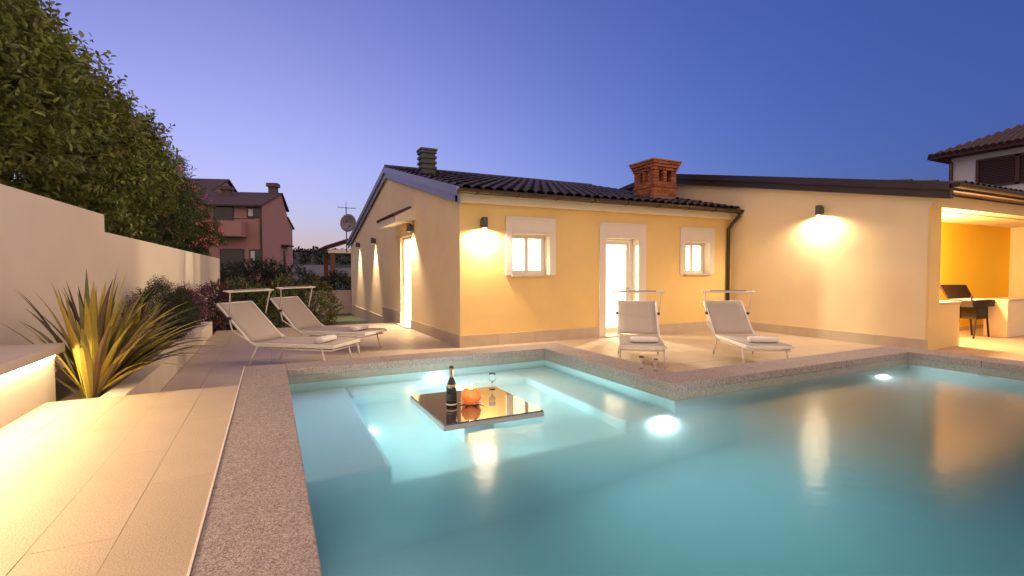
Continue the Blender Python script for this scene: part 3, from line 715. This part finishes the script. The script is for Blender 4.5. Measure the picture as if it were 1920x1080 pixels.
for i, ((x, y), brg, lab) in enumerate(spots):
    o = LG if i == 0 else copy_tree(LG)
    o.location = (x, y, 0); o.rotation_euler = (0, 0, -R(brg)); o['label'] = lab; o.scale = (1.07,)*3 if brg < 0 else (1, 1, 1)
def make_towel():
    b = MB(); n_ = 18; m_ = 9; Lh = .20
    for i in range(m_):
        x = -Lh + 2*Lh*i/(m_-1); e = 1 - .10*abs(2*i/(m_-1)-1)**6
        for k in range(n_):
            a = 2*math.pi*k/n_; c, s = math.cos(a), math.sin(a)
            ry, rz = .085*e, .042*e
            b.v.append((x, ry*math.copysign(abs(c)**.7, c), .044+rz*math.copysign(abs(s)**.7, s) + .003*math.sin(9*x+k)))
    for i in range(m_-1):
        for k in range(n_): b.f.append((i*n_+k, i*n_+(k+1) % n_, (i+1)*n_+(k+1) % n_, (i+1)*n_+k))
    b.f.append(tuple(range(n_-1, -1, -1))); b.f.append(tuple((m_-1)*n_+k for k in range(n_)))
    return b
tw = None
tl = ['white rolled towel on the lounger before the front door', 'white rolled towel on the lounger by the side wing', 'white rolled towel on the nearer left lounger', 'white rolled towel on the farther left lounger']
for i, ((x, y), brg, lab) in enumerate(spots):
    if tw is None: tw = make_towel().build('rolled_towel', TOWEL, smooth=True); o = tw
    else: o = tw.copy(); COL.objects.link(o)
    s = .36; lx = (.04, .05, -.02, .0)[i]; bb = R(brg)
    o.location = (x+math.sin(bb)*s+math.cos(bb)*lx, y+math.cos(bb)*s-math.sin(bb)*lx, .342 if brg > 0 else .366); o.rotation_euler = (0, 0, -bb+(.1, -.12, .06, .03)[i])
    tag(o, tl[i], 'towel', 'rolled towels on the loungers')

# ================================================================== TABLE in the pool
TZ = .18; TX0, TX1, TY0, TY1 = 1.255, 2.185, 3.80, 4.86
tb_ = thing('pool_table', 'square polished dark stone table standing in the pool bay', 'table', (1.72, 4.33, ZB))
MB().box(TX0, TX1, TY0, TY1, TZ-.04, TZ).build('table_top', mat('polished_dark_granite', (.055, .040, .045), .05, .3, 60, spec=1.0, coat=1.0), tb_, bevel=.004)
MB().box(TX0-.004, TX1+.004, TY0-.004, TY1+.004, TZ-.055, TZ-.012).build('table_edge', mat('table_edge_stone', (.30, .29, .28), .4, .2, 30), tb_)
MB().box(1.57, 1.87, 4.18, 4.48, ZB, TZ-.056).build('pedestal', mat('pedestal_tile', (.45, .50, .48), .6, .1), tb_)
bt = thing('champagne_bottle', 'dark green champagne bottle with pale foil neck on the pool table', 'bottle', (1.49, 4.29, TZ))
MB().lathe([(.001, 0), (.047, 0), (.050, .008), (.050, .165), (.046, .195), (.032, .235), (.020, .262), (.0175, .28)], (1.49, 4.29, TZ), 24).build('glass_body', mat('bottle_glass', (.012, .018, .008), .08, 0, coat=.5), bt, smooth=True)
MB().lathe([(.0185, .262), (.0185, .335), (.0205, .337), (.0205, .352), (.0185, .356), (.001, .358)], (1.49, 4.29, TZ), 20).build('neck_foil', mat('pale_foil', (.55, .40, .34), .35, .1, 80, metal=.7), bt, smooth=True)
MB().lathe([(.0215, .359), (.0215, .364), (.015, .376), (.001, .378)], (1.49, 4.29, TZ), 18).build('cork_cap', DARKPL, bt, smooth=True)
MB().lathe([(.0508, .022), (.0508, .034)], (1.49, 4.29, TZ), 24).build('lower_label', mat('label_white', (.75, .72, .66), .6, .05), bt)
MB().lathe([(.0507, .06), (.0507, .125)], (1.49, 4.29, TZ), 24).build('main_label', mat('label_black', (.02, .02, .022), .4, .05), bt)
MB().lathe([(.0475, .188), (.0425, .208)], (1.49, 4.29, TZ), 24).build('shoulder_label', mat('label_gold', (.5, .42, .25), .4, .1, metal=.5), bt)
cl = thing('candle_bowl', 'round amber glass candle bowl glowing orange on the pool table', 'candle', (1.69, 4.31, TZ))
am = mat('amber_glass', (.9, .50, .18), .25, .15, 30, translucent=.6, emit=(1, .40, .10), estr=.12, col2=(.95, .72, .38))
MB().lathe([(.001, .004), (.055, .004), (.082, .03), (.095, .07), (.088, .11), (.066, .14), (.058, .15), (.054, .148), (.062, .138), (.083, .11), (.09, .07), (.077, .035), (.05, .012), (.001, .012)], (1.69, 4.31, TZ), 24).build('bowl', am, cl, smooth=True)
MB().lathe([(.001, .11), (.032, .11), (.034, .105), (.034, .013)], (1.69, 4.31, TZ), 16).build('candle', mat('wax', (.85, .72, .5), .5, 0), cl, smooth=True)
MB().lathe([(.001, .11), (.010, .125), (.013, .14), (.007, .165), (.001, .19)], (1.69, 4.31, TZ), 10).build('flame', mat('flame', (1, .7, .3), .5, 0, emit=(1, .55, .16), estr=120), cl, smooth=True)
lamp_light('flame_light', 'POINT', (1.69, 4.31, TZ+.17), 5.0, (1, .55, .2), cl, .02)
for k in range(7):
    a = k*2*math.pi/7+.3; c, s = math.cos(a), math.sin(a); q = Vector((1.69, 4.31, TZ+.003))
    MB().add([q+Vector((c*.05-s*.03, s*.05+c*.03, 0)), q+Vector((c*.05+s*.03, s*.05-c*.03, 0)), q+Vector((c*.14, s*.14, .022)), q+Vector((c*.06, s*.06, .010))], [(0,1,2),(0,2,3),(1,3,2),(0,3,1)]).build('petal', mat('ceramic_petal', (.75, .62, .55), .3, .05), cl)
GLS = mat('clear_glass', (1, 1, 1), .02, 0, trans=1.0, ior=1.45)
def goblet(loc, label, sc=1.0):
    t = thing('wine_glass', label, 'glass', loc, 0, 'wine glasses')
    p = [(.001, .003), (.034, .002), (.034, .004), (.006, .010), (.0045, .02), (.0045, .065), (.010, .072), (.030, .09), (.037, .115), (.035, .15), (.031, .17), (.0295, .17), (.0335, .15), (.0355, .115), (.029, .092), (.009, .075), (.001, .074)]
    MB().lathe([(r*sc, z*sc) for r, z in p[:8]] , loc, 18).build('stem', GLS, t, smooth=True)
    MB().lathe([(r*sc, z*sc) for r, z in p[7:]], loc, 18).build('bowl', GLS, t, smooth=True)
goblet((2.10, 4.74, TZ), 'clear wine glass at the far corner of the pool table')
goblet((3.85, 4.42, ZC), 'left one of two clear glasses on the pool coping', .8)
goblet((3.90, 4.24, ZC), 'right one of two clear glasses on the pool coping corner', .8)

# ================================================================== VEGETATION
LEAF = mat('laurel_leaf', (.17, .20, .04), .38, .2, 4, translucent=.22, island=.55)
LEAF2 = mat('oleander_leaf', (.08, .12, .035), .5, .2, 4, translucent=.2, island=.5)
LEAF3 = mat('hedge_leaf', (.085, .10, .028), .45, .25, 3, translucent=.2, island=.6)
LEAF4 = mat('rosemary_leaf', (.05, .07, .03), .6, .2, 5, translucent=.15, island=.5)
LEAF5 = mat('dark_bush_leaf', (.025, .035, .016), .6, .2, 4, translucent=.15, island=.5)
PURP = mat('purple_foliage', (.16, .07, .10), .6, .2, 4, translucent=.2, island=.5)
PINK = mat('pink_blossom', (.85, .25, .28), .7, .15, 6, translucent=.3, island=.3)
BARK = mat('bark', (.09, .065, .045), .9, .3, 14, .6, 50)
def norm(a): return a/np.maximum(np.linalg.norm(a, axis=-1, keepdims=True), 1e-9)
def leaves_from(P, D, L, Wd, rng, name, material, parent, droop=.15):
    """one folded six-point leaf per row: P base, D direction, L length, Wd half width"""
    n_ = len(P); up = rng.normal(size=(n_, 3))*.5 + np.array([0, 0, 1.0]); S = norm(np.cross(D, up)); Nn = norm(np.cross(S, D))
    L = L[:, None]; Wd = Wd[:, None]; fold = .25
    b0 = P; l1 = P + D*L*.33 + S*Wd*.92 + Nn*Wd*fold; l2 = P + D*L*.70 + S*Wd*.72 + Nn*(Wd*fold - L*droop*.4); tp = P + D*L - Nn*L*droop
    r1 = P + D*L*.33 - S*Wd*.92 + Nn*Wd*fold; r2 = P + D*L*.70 - S*Wd*.72 + Nn*(Wd*fold - L*droop*.4)
    V = np.stack([b0, l1, l2, tp, r2, r1], 1).reshape(-1, 3); i = np.arange(n_)[:, None]*6
    F = np.concatenate([i+np.array([0, 1, 2, 3]), i+np.array([0, 3, 4, 5])], 1).ravel()
    return raw_mesh(name, V, 4, F, material, parent)
def shoots(base, dirn, rng, per, sl, ll, lw, out=.8):
    """leaves arranged along shoots"""
    n_ = len(base); t = np.linspace(.1, 1, per)[None, :, None]; Ls = (sl*rng.uniform(.7, 1.3, n_))[:, None, None]
    P = base[:, None, :] + dirn[:, None, :]*t*Ls
    a = norm(np.cross(dirn, rng.normal(size=(n_, 3)))); b = np.cross(dirn, a)
    ang = np.arange(per)[None, :]*2.4 + rng.uniform(0, 6.28, (n_, 1))
    D = dirn[:, None, :]*.55 + out*(a[:, None, :]*np.cos(ang)[..., None] + b[:, None, :]*np.sin(ang)[..., None]) + rng.normal(size=(n_, per, 3))*.18
    D = norm(D).reshape(-1, 3); P = P.reshape(-1, 3); m_ = len(P)
    return P, D, ll*rng.uniform(.65, 1.2, m_), lw*rng.uniform(.75, 1.15, m_)
def crown_points(c, r, n_, rng, shell=.55, zmin=None, flat=None):
    d = norm(rng.normal(size=(n_*2, 3))); k = rng.uniform(shell**3, 1, n_*2)**(1/3)
    d_ = d*k[:, None]; lump = 1 + .16*np.sin(d[:, 0]*7+c[1]*3)*np.cos(d[:, 2]*6+c[0]*5) + .10*np.sin(d[:, 1]*13+c[2])
    P = np.array(c) + d_*np.array(r)*lump[:, None]
    if zmin is not None: ok = P[:, 2] > zmin; P = P[ok]; d = d[ok]
    return P[:n_], d[:n_]
def shrub(name, label, cat, c, r, n_sh, per, sl, ll, lw, material, seed, base, group=None, zmin=None, spikes=0, trunk=.05, shell=.5, upb=.6, filt=None):
    rng = np.random.default_rng(seed); t = thing(name, label, cat, base, 0, group)
    P, d = crown_points(c, r, n_sh, rng, shell, zmin)
    if filt is not None: ok = filt(P); P = P[ok]; d = d[ok]
    dirn = norm(d*.8 + rng.normal(size=d.shape)*.45 + np.array([0, 0, upb]))
    A = shoots(P, dirn, rng, per, sl, ll, lw)
    if filt is not None: ok = filt(A[0] + A[1]*A[2][:, None]*.5); A = [a_[ok] for a_ in A]
    if spikes:
        a = rng.uniform(0, 2*np.pi, spikes); q = np.sqrt(rng.uniform(0, .8, spikes))
        B = np.stack([c[0]+r[0]*q*np.cos(a), c[1]+r[1]*q*np.sin(a), c[2]+r[2]*np.sqrt(1-q**2)*.92], 1)
        dd = norm(rng.normal(size=(spikes, 3))*.22 + np.array([0, 0, 1.0]))
        S_ = shoots(B, dd, rng, per+5, sl*1.9, ll*.8, lw*.9, .7); A = [np.concatenate([u, v]) for u, v in zip(A, S_)]
        tw_ = MB()
        for k in range(spikes): tw_.tube([B[k]-dd[k]*.3, B[k]+dd[k]*sl*1.9], [.008, .003], 4)
        tag(tw_.build('twigs', BARK, t), kind='stuff')
    leaves_from(*A, rng, 'crown', material, t)
    tm = MB(); nb = 7; bz = Vector(base)
    tm.tube([bz, bz.lerp(Vector(c), .5), Vector(c)], [trunk*1.3, trunk, trunk*.6], 8)
    for k in range(nb):
        a = 2*math.pi*k/nb+seed; e = Vector((c[0]+r[0]*.55*math.cos(a)-(.2 if filt else 0), c[1]+r[1]*.7*math.sin(a), c[2]+r[2]*random.uniform(-.2, .6)))
        s0 = bz.lerp(Vector(c), random.uniform(.3, .8)); tm.tube([s0, s0.lerp(e, .5)+Vector((0, 0, .08)), e], [trunk*.6, trunk*.4, trunk*.15], 5)
    tm.build('trunk', BARK, t); return t
def behind_wall(P):      # keep foliage off the wall's own thickness below its top
    wx = -2.80 + .06*P[:, 1]; top = np.where(P[:, 1] < 9.43, 2.34, 2.05)
    return ~((P[:, 0] > wx-.30) & (P[:, 2] < top+.28)) & (P[:, 0] < wx+.30)
lau = ['nearest laurel of the tall hedge, cut off by the left photo edge', 'second laurel along the tall hedge, above the high wall section', 'third laurel along the tall hedge, behind the step in the wall', 'fourth laurel along the tall hedge, just before the oleanders']
for k, (y, h) in enumerate(((5.6, 5.5), (8.0, 5.45), (10.4, 5.25), (12.7, 5.0))):
    x = wallx(y)-.92; zc = 3.45
    shrub('laurel_tree', lau[k], 'tree', (x, y, zc), (1.02, 1.55, h-zc-.35), 1500, 10, .34, .125, .027, LEAF, 20+k, (x, y, -.38), 'laurels of the tall hedge', zmin=1.6, spikes=26, trunk=.09, shell=.62, filt=behind_wall)
ole = ['oleander with a few pale blossoms after the last laurel', 'oleander with many pink blossoms near the garden wall end', 'rounded low oleander hanging over the end of the garden wall']
for k, (y, h, rr) in enumerate(((15.0, 4.55, 1.3), (17.3, 4.35, 1.35), (19.4, 3.35, 1.15))):
    x = wallx(y)-.75; zc = 2.7 if k < 2 else 2.3
    t = shrub('oleander_bush', ole[k], 'bush', (x, y, zc), (.95, rr, h-zc-.2), 1500, 11, .30, .13, .013, LEAF2, 40+k, (x, y, -.38), 'oleanders behind the wall', zmin=1.3, spikes=14, trunk=.06, shell=.5, filt=behind_wall)
    rng = np.random.default_rng(60+k); nb = (16, 46, 12)[k]
    P, d = crown_points((x, y, zc), (1.0, rr*1.03, h-zc-.1), nb*2, rng, .93, zmin=2.1)
    ok = (P[:, 0] > x) ; P = P[ok][:nb]; d = d[ok][:nb]
    Pq = np.repeat(P, 22, 0) + rng.normal(size=(len(P)*22, 3))*.05; Dq = norm(np.repeat(d, 22, 0)+rng.normal(size=(len(P)*22, 3))*.8)
    leaves_from(Pq, Dq, rng.uniform(.03, .055, len(Pq)), rng.uniform(.014, .022, len(Pq)), rng, 'blossom', PINK, t)
hl = ['low shrub with purplish leaves at the left end of the hedge', 'low rounded green shrub in the hedge behind the near left lounger', 'low rounded green shrub in the hedge behind the far left lounger', 'yellow green shrub at the right end of the low hedge']
for k, (px, r0, h, mt_) in enumerate(((402, .55, 1.12, PURP), (455, .75, 1.22, LEAF3), (525, .75, 1.20, LEAF3), (588, .62, 1.12, LEAF3))):
    p = on_y(px, 560, 14.9); zc = (h-.4)/2
    shrub('hedge_shrub', hl[k], 'shrub', (p.x, 14.9, zc), (r0, .6, (h+.38)/2), 900, 8, .14, .06, .016, mt_, 70+k, (p.x, 14.9, -.38), 'low hedge behind the loungers', trunk=.03, shell=.7)
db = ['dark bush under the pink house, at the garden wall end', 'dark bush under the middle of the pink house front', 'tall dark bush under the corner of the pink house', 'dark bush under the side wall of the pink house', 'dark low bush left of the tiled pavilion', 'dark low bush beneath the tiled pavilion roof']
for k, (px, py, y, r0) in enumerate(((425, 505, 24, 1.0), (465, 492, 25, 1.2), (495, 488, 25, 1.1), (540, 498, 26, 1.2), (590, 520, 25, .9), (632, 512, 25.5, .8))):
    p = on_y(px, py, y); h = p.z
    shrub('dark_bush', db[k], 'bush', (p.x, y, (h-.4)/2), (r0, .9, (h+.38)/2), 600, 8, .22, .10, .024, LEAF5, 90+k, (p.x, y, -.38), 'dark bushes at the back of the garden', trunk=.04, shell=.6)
shrub('rosemary_bush', 'dense dark green rounded bush in the planter behind the flax plants', 'bush', (-1.66, 10.2, .72), (.42, .60, .46), 1500, 10, .16, .05, .005, LEAF4, 120, (-1.66, 10.2, .22), trunk=.03, shell=.6)
shrub('planter_shrub', 'small pink leaved shrub at the far end of the planter', 'shrub', (-1.62, 12.3, .66), (.3, .55, .34), 700, 8, .14, .06, .015, PURP, 122, (-1.62, 12.3, .22), trunk=.03, shell=.6)
# New Zealand flax: each sword leaf is its own part
FLAX = [mat('flax_leaf_olive', (.16, .15, .04), .45, .2, 20, rnd=.35), mat('flax_leaf_yellow', (.46, .36, .06), .45, .2, 20, rnd=.25), mat('flax_leaf_bronze', (.12, .075, .04), .45, .2, 20, rnd=.3)]
def sword(Lf, wd, bend, mi):
    b = MB(); n_ = 9
    ang = 0; p = Vector((0, 0, 0)); pts = []
    for i in range(n_+1):
        t = i/n_; wv = wd*(.55+.9*t)*(1-t**3) if t < .98 else .0
        wv = wd*min(1, .5+1.4*t)*(1-max(0, (t-.35)/.65)**1.7)+.0008
        th = bend*t*t; dr = Vector((math.sin(th), 0, math.cos(th)))
        pts.append((p.copy(), wv, th)); p = p + dr*(Lf/n_)
    for q, wv, th in pts:
        nx = Vector((math.cos(th), 0, -math.sin(th)))
        b.v += [tuple(q+Vector((0, -wv, 0))-nx*wv*.0), tuple(q+nx*wv*.35), tuple(q+Vector((0, wv, 0)))]
    for i in range(n_):
        for j in (0, 1): a = i*3+j; b.f.append((a, a+1, a+4, a+3))
    me = bpy.data.meshes.new('sword_leaf'); me.from_pydata(b.v, [], b.f); me.materials.append(FLAX[mi]); return me
SW = {(mi, k): sword(1.0, (.030, .034, .026, .030)[k], (.15, .45, .85, 1.25)[k], mi) for mi in range(3) for k in range(4)}
def flax(loc, label, nl, Lr, seed, bias=(0, 0), mixw=(.45, .35, .2), spread=.75, lean=0):
    rng = random.Random(seed); t = thing('flax_plant', label, 'plant', loc, 0, 'flax plants in the planter')
    for k in range(nl):
        az = rng.uniform(0, 2*math.pi); dx, dy = math.cos(az)+bias[0], math.sin(az)+bias[1]; az = math.atan2(dy, dx)
        inc = abs(rng.gauss(0, spread))*.55 + .06; inc = min(inc, 1.15)
        if dx > .4: inc = min(1.2, inc*1.25)
        if k < lean: az = rng.uniform(.05, 1.25); inc = rng.uniform(.65, 1.12)
        mi = rng.choices((0, 1, 2), mixw)[0]; kk = min(3, int(inc*2.6+rng.random()*.9))
        o = bpy.data.objects.new('leaf', SW[(mi, kk)]); COL.objects.link(o); o.parent = t
        r0 = rng.uniform(0, .07); o.location = (r0*math.cos(az), r0*math.sin(az), -.02)
        o.rotation_mode = 'XYZ'; o.rotation_euler = (rng.uniform(-.12, .12), inc*.8, az); s = rng.uniform(*Lr); o.scale = (s, s*.9+.15, s)
flax((-1.56, 5.98, ZC-.05), 'large yellow striped flax plant nearest the bench end', 118, (.75, 1.30), 5, (.42, .16), (.34, .46, .20), .95, 40)
flax((-1.72, 6.75, ZC-.05), 'bronze flax plant behind the yellow striped one', 52, (.75, 1.15), 6, (.1, .1), (.4, .2, .4), .8, 14)
flax((-1.62, 7.9, ZC-.05), 'smaller upright olive flax plant before the rounded bush', 44, (.65, 1.0), 8, (.15, 0), (.6, .15, .25), .6)

# ================================================================== BEYOND THE GARDEN
lw = thing('boundary_wall', 'low mauve rendered wall closing the garden at the house back corner', 'wall', (2.2, 22.7, -.38))
MB().box(1.0, 3.2, 22.6, 22.8, -.7, .60).build('wall', mat('mauve_render', (.52, .42, .42), .9, .1, 2, .2, 120), lw); MB().box(.98, 3.2, 22.58, 22.82, .601, .64).build('wall_cap', mat('wall_cap_stone', (.5, .42, .42), .8, .1), lw)
# tiled pavilion
pv = thing('tiled_pavilion', 'small open pavilion with red tiled roof and brick pillar behind the house', 'pavilion', (4, 27.5, -.38))
MB().prism([(2.55, 2.68), (4.6, 3.40), (6.6, 2.68), (6.6, 2.60), (4.6, 3.30), (2.55, 2.60)], 'y', 25.8, 29.5).build('roof', ROOFR, pv)
MB().box(2.62, 6.5, 25.9, 26.05, 2.40, 2.58).build('beam', WHITE, pv)
for px_, py_ in ((2.72, 25.95), (2.72, 29.2), (6.3, 25.95), (6.3, 29.2)): MB().box(px_, px_+.22, py_, py_+.22, -.4, 2.42).build('pillar', mat('pillar_brick', (.17, .075, .05), .8, .2, 20), pv)
rt_ = MB()
for k in range(17):
    y = 25.85+k*.22; rt_.tube([(2.50, y, 2.70), (4.6, y, 3.44)], .07, 6)
rt_.build('roof_tiles', ROOFR, pv)
# pink house (front and side built in its own frame)
PINKW = mat('pink_render', (.34, .19, .19), .9, .06, .6, .2, 60); GLD = mat('dark_window_glass', (.02, .025, .04), .1, 0); ROOFP = mat('purple_brown_roof', (.055, .032, .042), .8, .25, 3, .3, 20)
def house_frame(A, Bp, name, label):
    u = Vector((Bp.x-A.x, Bp.y-A.y, 0)); a = math.atan2(u.y, u.x); t = thing(name, label, 'house', (A.x, A.y, -.38), 0); return t, a
A = at_depth(491, 380, 36); Bq = at_depth(380, 382, 35.4)
ph = thing('pink_house', 'two storey pink house with purple brown roof and balcony beyond the garden', 'house', (A.x, A.y, -.38), 0)
u = Vector((Bq.x-A.x, Bq.y-A.y, 0)).normalized(); ph.rotation_euler = (0, 0, math.atan2(u.y, u.x)+math.pi)      # local +x: towards the front's right, -x along the front to the left
def ploc(b, name, m_, parent=ph, **k): return b.build(name, m_, parent, local=True, **k)
Hh = A.z+.38-.1; Wf, Dp, rd = 7.5, 7.6, 4.6; Hr = Hh+1.55
ploc(MB().prism([(0, -4), (Dp, -4), (Dp, Hh-1.0), (rd+1.6, Hh-.2), (rd, Hr-.12), (0, Hh)], 'x', -Wf, 0), 'wall', PINKW)
ploc(MB().prism([(-.45, Hh-.12), (rd, Hr), (rd+1.75, Hh+.30), (rd+1.75, Hh+.18), (rd, Hr-.12), (-.45, Hh-.24)], 'x', -Wf-.3, .12), 'roof', ROOFP)
ploc(MB().prism([(rd+1.5, Hh-.25), (Dp+.35, Hh-1.1), (Dp+.35, Hh-1.2), (rd+1.5, Hh-.37)], 'x', -Wf-.3, .10), 'lean_to_roof', ROOFP)
def pwin(x0, x1, z0, z1, shut=False):
    o = ploc(MB().box(x0-.06, x1+.06, -.05, -.001, z0-.06, z1+.06), 'window', mat('dark_frame', (.05, .03, .03), .6, .1))
    MB().box(x0, x1, -.07, -.051, z0, z1).build('pane', GLD, o, local=True)
    if shut: MB().box(x0+.05, x0+(x1-x0)*.42, -.09, -.071, z0+.06, z1-.06).build('curtain', mat('pale_curtain', (.5, .47, .5), .8, .05), o, local=True)
sc_ = 36/FPX
def lx_(px): return (px-491)*sc_*1.0
def lz_(py): return A.z+.38+(380-py)*sc_
pwin(lx_(409), lx_(440), lz_(415), lz_(389)); pwin(lx_(466), lx_(488), lz_(407), lz_(391), True); pwin(lx_(418), lx_(457), lz_(520), lz_(468)); pwin(lx_(469), lx_(489), lz_(490), lz_(469), True)
bl = ploc(MB().box(lx_(398), lx_(464), -1.1, 0, lz_(445), lz_(441)), 'balcony', PINKW)
MB().box(lx_(398), lx_(464), -1.1, -1.0, lz_(441), lz_(417)).build('parapet', PINKW, bl, local=True); MB().box(lx_(464)-.1, lx_(464), -1.0, 0, lz_(441), lz_(417)).build('parapet', PINKW, bl, local=True)
MB().tube([(lx_(440), -1.05, lz_(413)), (lx_(487), -1.05, lz_(413))], .03, 6).build('rail', METALD, bl, local=True)
ploc(MB().tube([(-.08, -.08, -3), (-.08, -.08, Hh-.1)], .07, 8), 'downpipe', METALD)
for y_, z_, w_, h_ in ((1.6, 2.2, .3, .7), (4.9, 1.6, .4, 2.0)):
    o = ploc(MB().box(.001, .05, y_, y_+w_, z_, z_+h_), 'window', mat('dark_frame', (.05, .03, .03), .6, .1))
    MB().box(.051, .06, y_+.05, y_+w_-.05, z_+.05, z_+h_-.05).build('pane', GLD, o, local=True)
ploc(MB().prism([(4.3, 4.0), (6.0, 4.0), (6.0, 4.12), (4.3, 4.12)], 'x', .001, .55), 'side_canopy', ROOFP)
for x_, y_, h_ in ((-.55, rd-.2, 1.2), (-3.6, rd-1.5, 1.05)):
    b = MB(); zr = Hr-.5 if y_ > 4 else Hr-.9
    b.box(x_-.3, x_+.3, y_-.3, y_+.3, zr, zr+h_*.75); b.box(x_-.42, x_+.42, y_-.42, y_+.42, zr+h_*.76, zr+h_); o = ploc(b, 'chimney', mat('dark_chimney', (.10, .07, .07), .8, .2))
p2 = thing('neighbour_house', 'purple roofed house partly hidden behind the pink house and oleanders', 'house', (A.x-6, A.y+10, -.38), 0); p2.rotation_euler = ph.rotation_euler
q = at_depth(430, 336, 46); q0 = Vector((q.x-(A.x-6), q.y-(A.y+10), 0)); ang = p2.rotation_euler[2]
qx = q0.x*math.cos(ang)+q0.y*math.sin(ang); qy = -q0.x*math.sin(ang)+q0.y*math.cos(ang); zt = q.z+.38
MB().prism([(qy-4.5, zt-2.0), (qy, zt), (qy+4.5, zt-2.0), (qy+4.5, zt-2.12), (qy, zt-.12), (qy-4.5, zt-2.12)], 'x', qx-10, qx).build('roof', ROOFP, p2, local=True)
MB().prism([(qy-4, -4), (qy+4, -4), (qy+4, zt-2.0), (qy, zt-.15), (qy-4, zt-2.0)], 'x', qx-9.7, qx-.25).build('wall', PINKW, p2, local=True)
# white house at the right edge
wh = thing('white_house', 'white house with red tiled hip roof and brown shutters beyond the wing', 'house', (29, 5, -.38))
XW, YB, ZE = 25.0, 10.14, 6.12; WHT = mat('white_render', (.62, .60, .62), .85, .05, 1)
holed(MB(), 'x', XW, XW+.3, -6, YB, -.4, 6.0, [(7.0, 9.36, 4.66, 5.78)]).build('wall', WHT, wh); MB().box(XW+.3, 34, YB-.3, YB, -.4, 6.0).build('wall', WHT, wh)
e0, e1 = (XW-.55, YB+.6), (34.5, -7)
MB().add([(e0[0], e1[1], ZE), (e0[0], e0[1], ZE), (e1[0], e0[1], ZE), (e1[0], e1[1], ZE), (29.7, 5.2, 8.6), (29.7, e1[1]+.1, 8.6), (e0[0], e1[1], ZE-.12), (e0[0], e0[1], ZE-.12), (e1[0], e0[1], ZE-.12), (e1[0], e1[1], ZE-.12)],
         [(0,5,4,1),(1,4,2),(2,4,5,3),(0,3,5),(6,7,8,9),(0,1,7,6),(1,2,8,7)]).build('roof', ROOFR, wh)
rr_ = [o for o in wh.children if o.name.startswith('roof')][0]
tl_ = MB(); hs = (8.6-ZE)/(29.7-e0[0])
for k in range(64):
    y = e0[1]-.12-k*.22; xm = min(29.7, e0[0] + (e0[1]-y)/(e0[1]-5.2)*(29.7-e0[0]))
    if y < e1[1]+.2: break
    if xm-e0[0] > .1: tl_.tube([(e0[0]-.05, y, ZE+.02), (xm, y, ZE+.02+(xm-e0[0])*hs)], .085, 6)
tag(tl_.build('roof_tile_rows', ROOFR, rr_), kind='stuff')
MB().tube([(XW-.10, YB-.02, -.3), (XW-.10, YB-.02, 5.8), (XW-.45, YB+.1, 6.0)], .07, 8).build('downpipe', METALD, wh)
MB().box(XW-.04, XW-.001, -6, YB, 5.84, 5.99).build('eaves_band', WHT, wh)
wv = MB(); y0, y1, z0, z1 = 7.0, 9.36, 4.66, 5.78
wv.box(XW-.05, XW+.05, y1-.09, y1, z0, z1); wv.box(XW-.05, XW+.05, 8.10, 8.22, z0, z1); wv.box(XW-.05, XW+.05, y0, y0+.09, z0, z1); wv.box(XW-.05, XW+.05, y0+.09, y1-.09, z1-.09, z1); wv.box(XW-.05, XW+.05, y0+.09, y1-.09, z0, z0+.07)
wn = wv.build('window', WOODB, wh)
for a, b_ in ((7.09, 8.10), (8.22, 9.27)):
    for k in range(17): 
        zz = z0+.08+k*.06; piece('slat', WOODB, wn, XW-.02+.0, XW+.03, a+.02, b_-.02, zz, zz+.028)
MB().box(XW+.06, XW+.07, y0, y1, z0, z1).build('pane', GLD, wn)
# far land
hill = MB(); nx, ny = 60, 14
for j in range(ny+1):
    for i in range(nx+1):
        x = -500+i*1000/nx; y = 170+j*330/ny; t = j/ny
        z = -14 + 29*math.sin(min(1, t*1.15)*math.pi/2)*(1+.12*math.sin(x*.013)+.06*math.sin(x*.041+1)) + 1.2*math.sin(x*.09+y*.05)
        if j == 0: z = -16
        hill.v.append((x, y, z))
for j in range(ny):
    for i in range(nx): a = j*(nx+1)+i; hill.f.append((a, a+1, a+nx+2, a+nx+1))
FARG = mat('far_hill_green', (.022, .032, .030), .95, .5, .03)
tag(hill.build('hill', FARG, smooth=True), kind='structure')
rng = np.random.default_rng(5); nT = 900
xs = rng.uniform(-120, 260, nT); ys = rng.uniform(300, 480, nT)
tz = -14 + 29*np.sin(np.minimum(1, (ys-170)/330*1.15)*np.pi/2)*(1+.12*np.sin(xs*.013)+.06*np.sin(xs*.041+1))
rad = rng.uniform(1.5, 3.6, nT); Pn = []
Pq = np.repeat(np.stack([xs, ys, tz+rad*.4], 1), 26, 0) + norm(rng.normal(size=(nT*26, 3)))*np.repeat(rad, 26)[:, None]*rng.uniform(.5, 1, (nT*26, 1))
tag(leaves_from(Pq, norm(rng.normal(size=Pq.shape)), np.repeat(rad, 26)*.6, np.repeat(rad, 26)*.28, rng, 'far_wood', FARG, None), 'dark wood covering the distant hill', 'wood', kind='stuff')
for k, (px, py, D, wd_) in enumerate(((577, 500, 110, 9), (620, 506, 90, 8))):
    c = at_depth(px, py, D); t = thing('distant_house', ('dim grey roofed house below the hill, right of the pink house', 'dim grey roofed house below the hill, left of the pavilion pillar')[k], 'house', (c.x, c.y, -6))
    MB().box(c.x-wd_/2, c.x+wd_/2, c.y, c.y+7, -8, c.z-1.2).build('wall', mat('dim_wall', (.20, .20, .24), .9, .1), t)
    MB().prism([(c.y-.5, c.z-1.25), (c.y+3.5, c.z+.4), (c.y+7.5, c.z-1.25)], 'x', c.x-wd_/2-.4, c.x+wd_/2+.4).build('roof', mat('dim_roof', (.10, .10, .13), .9, .1), t)
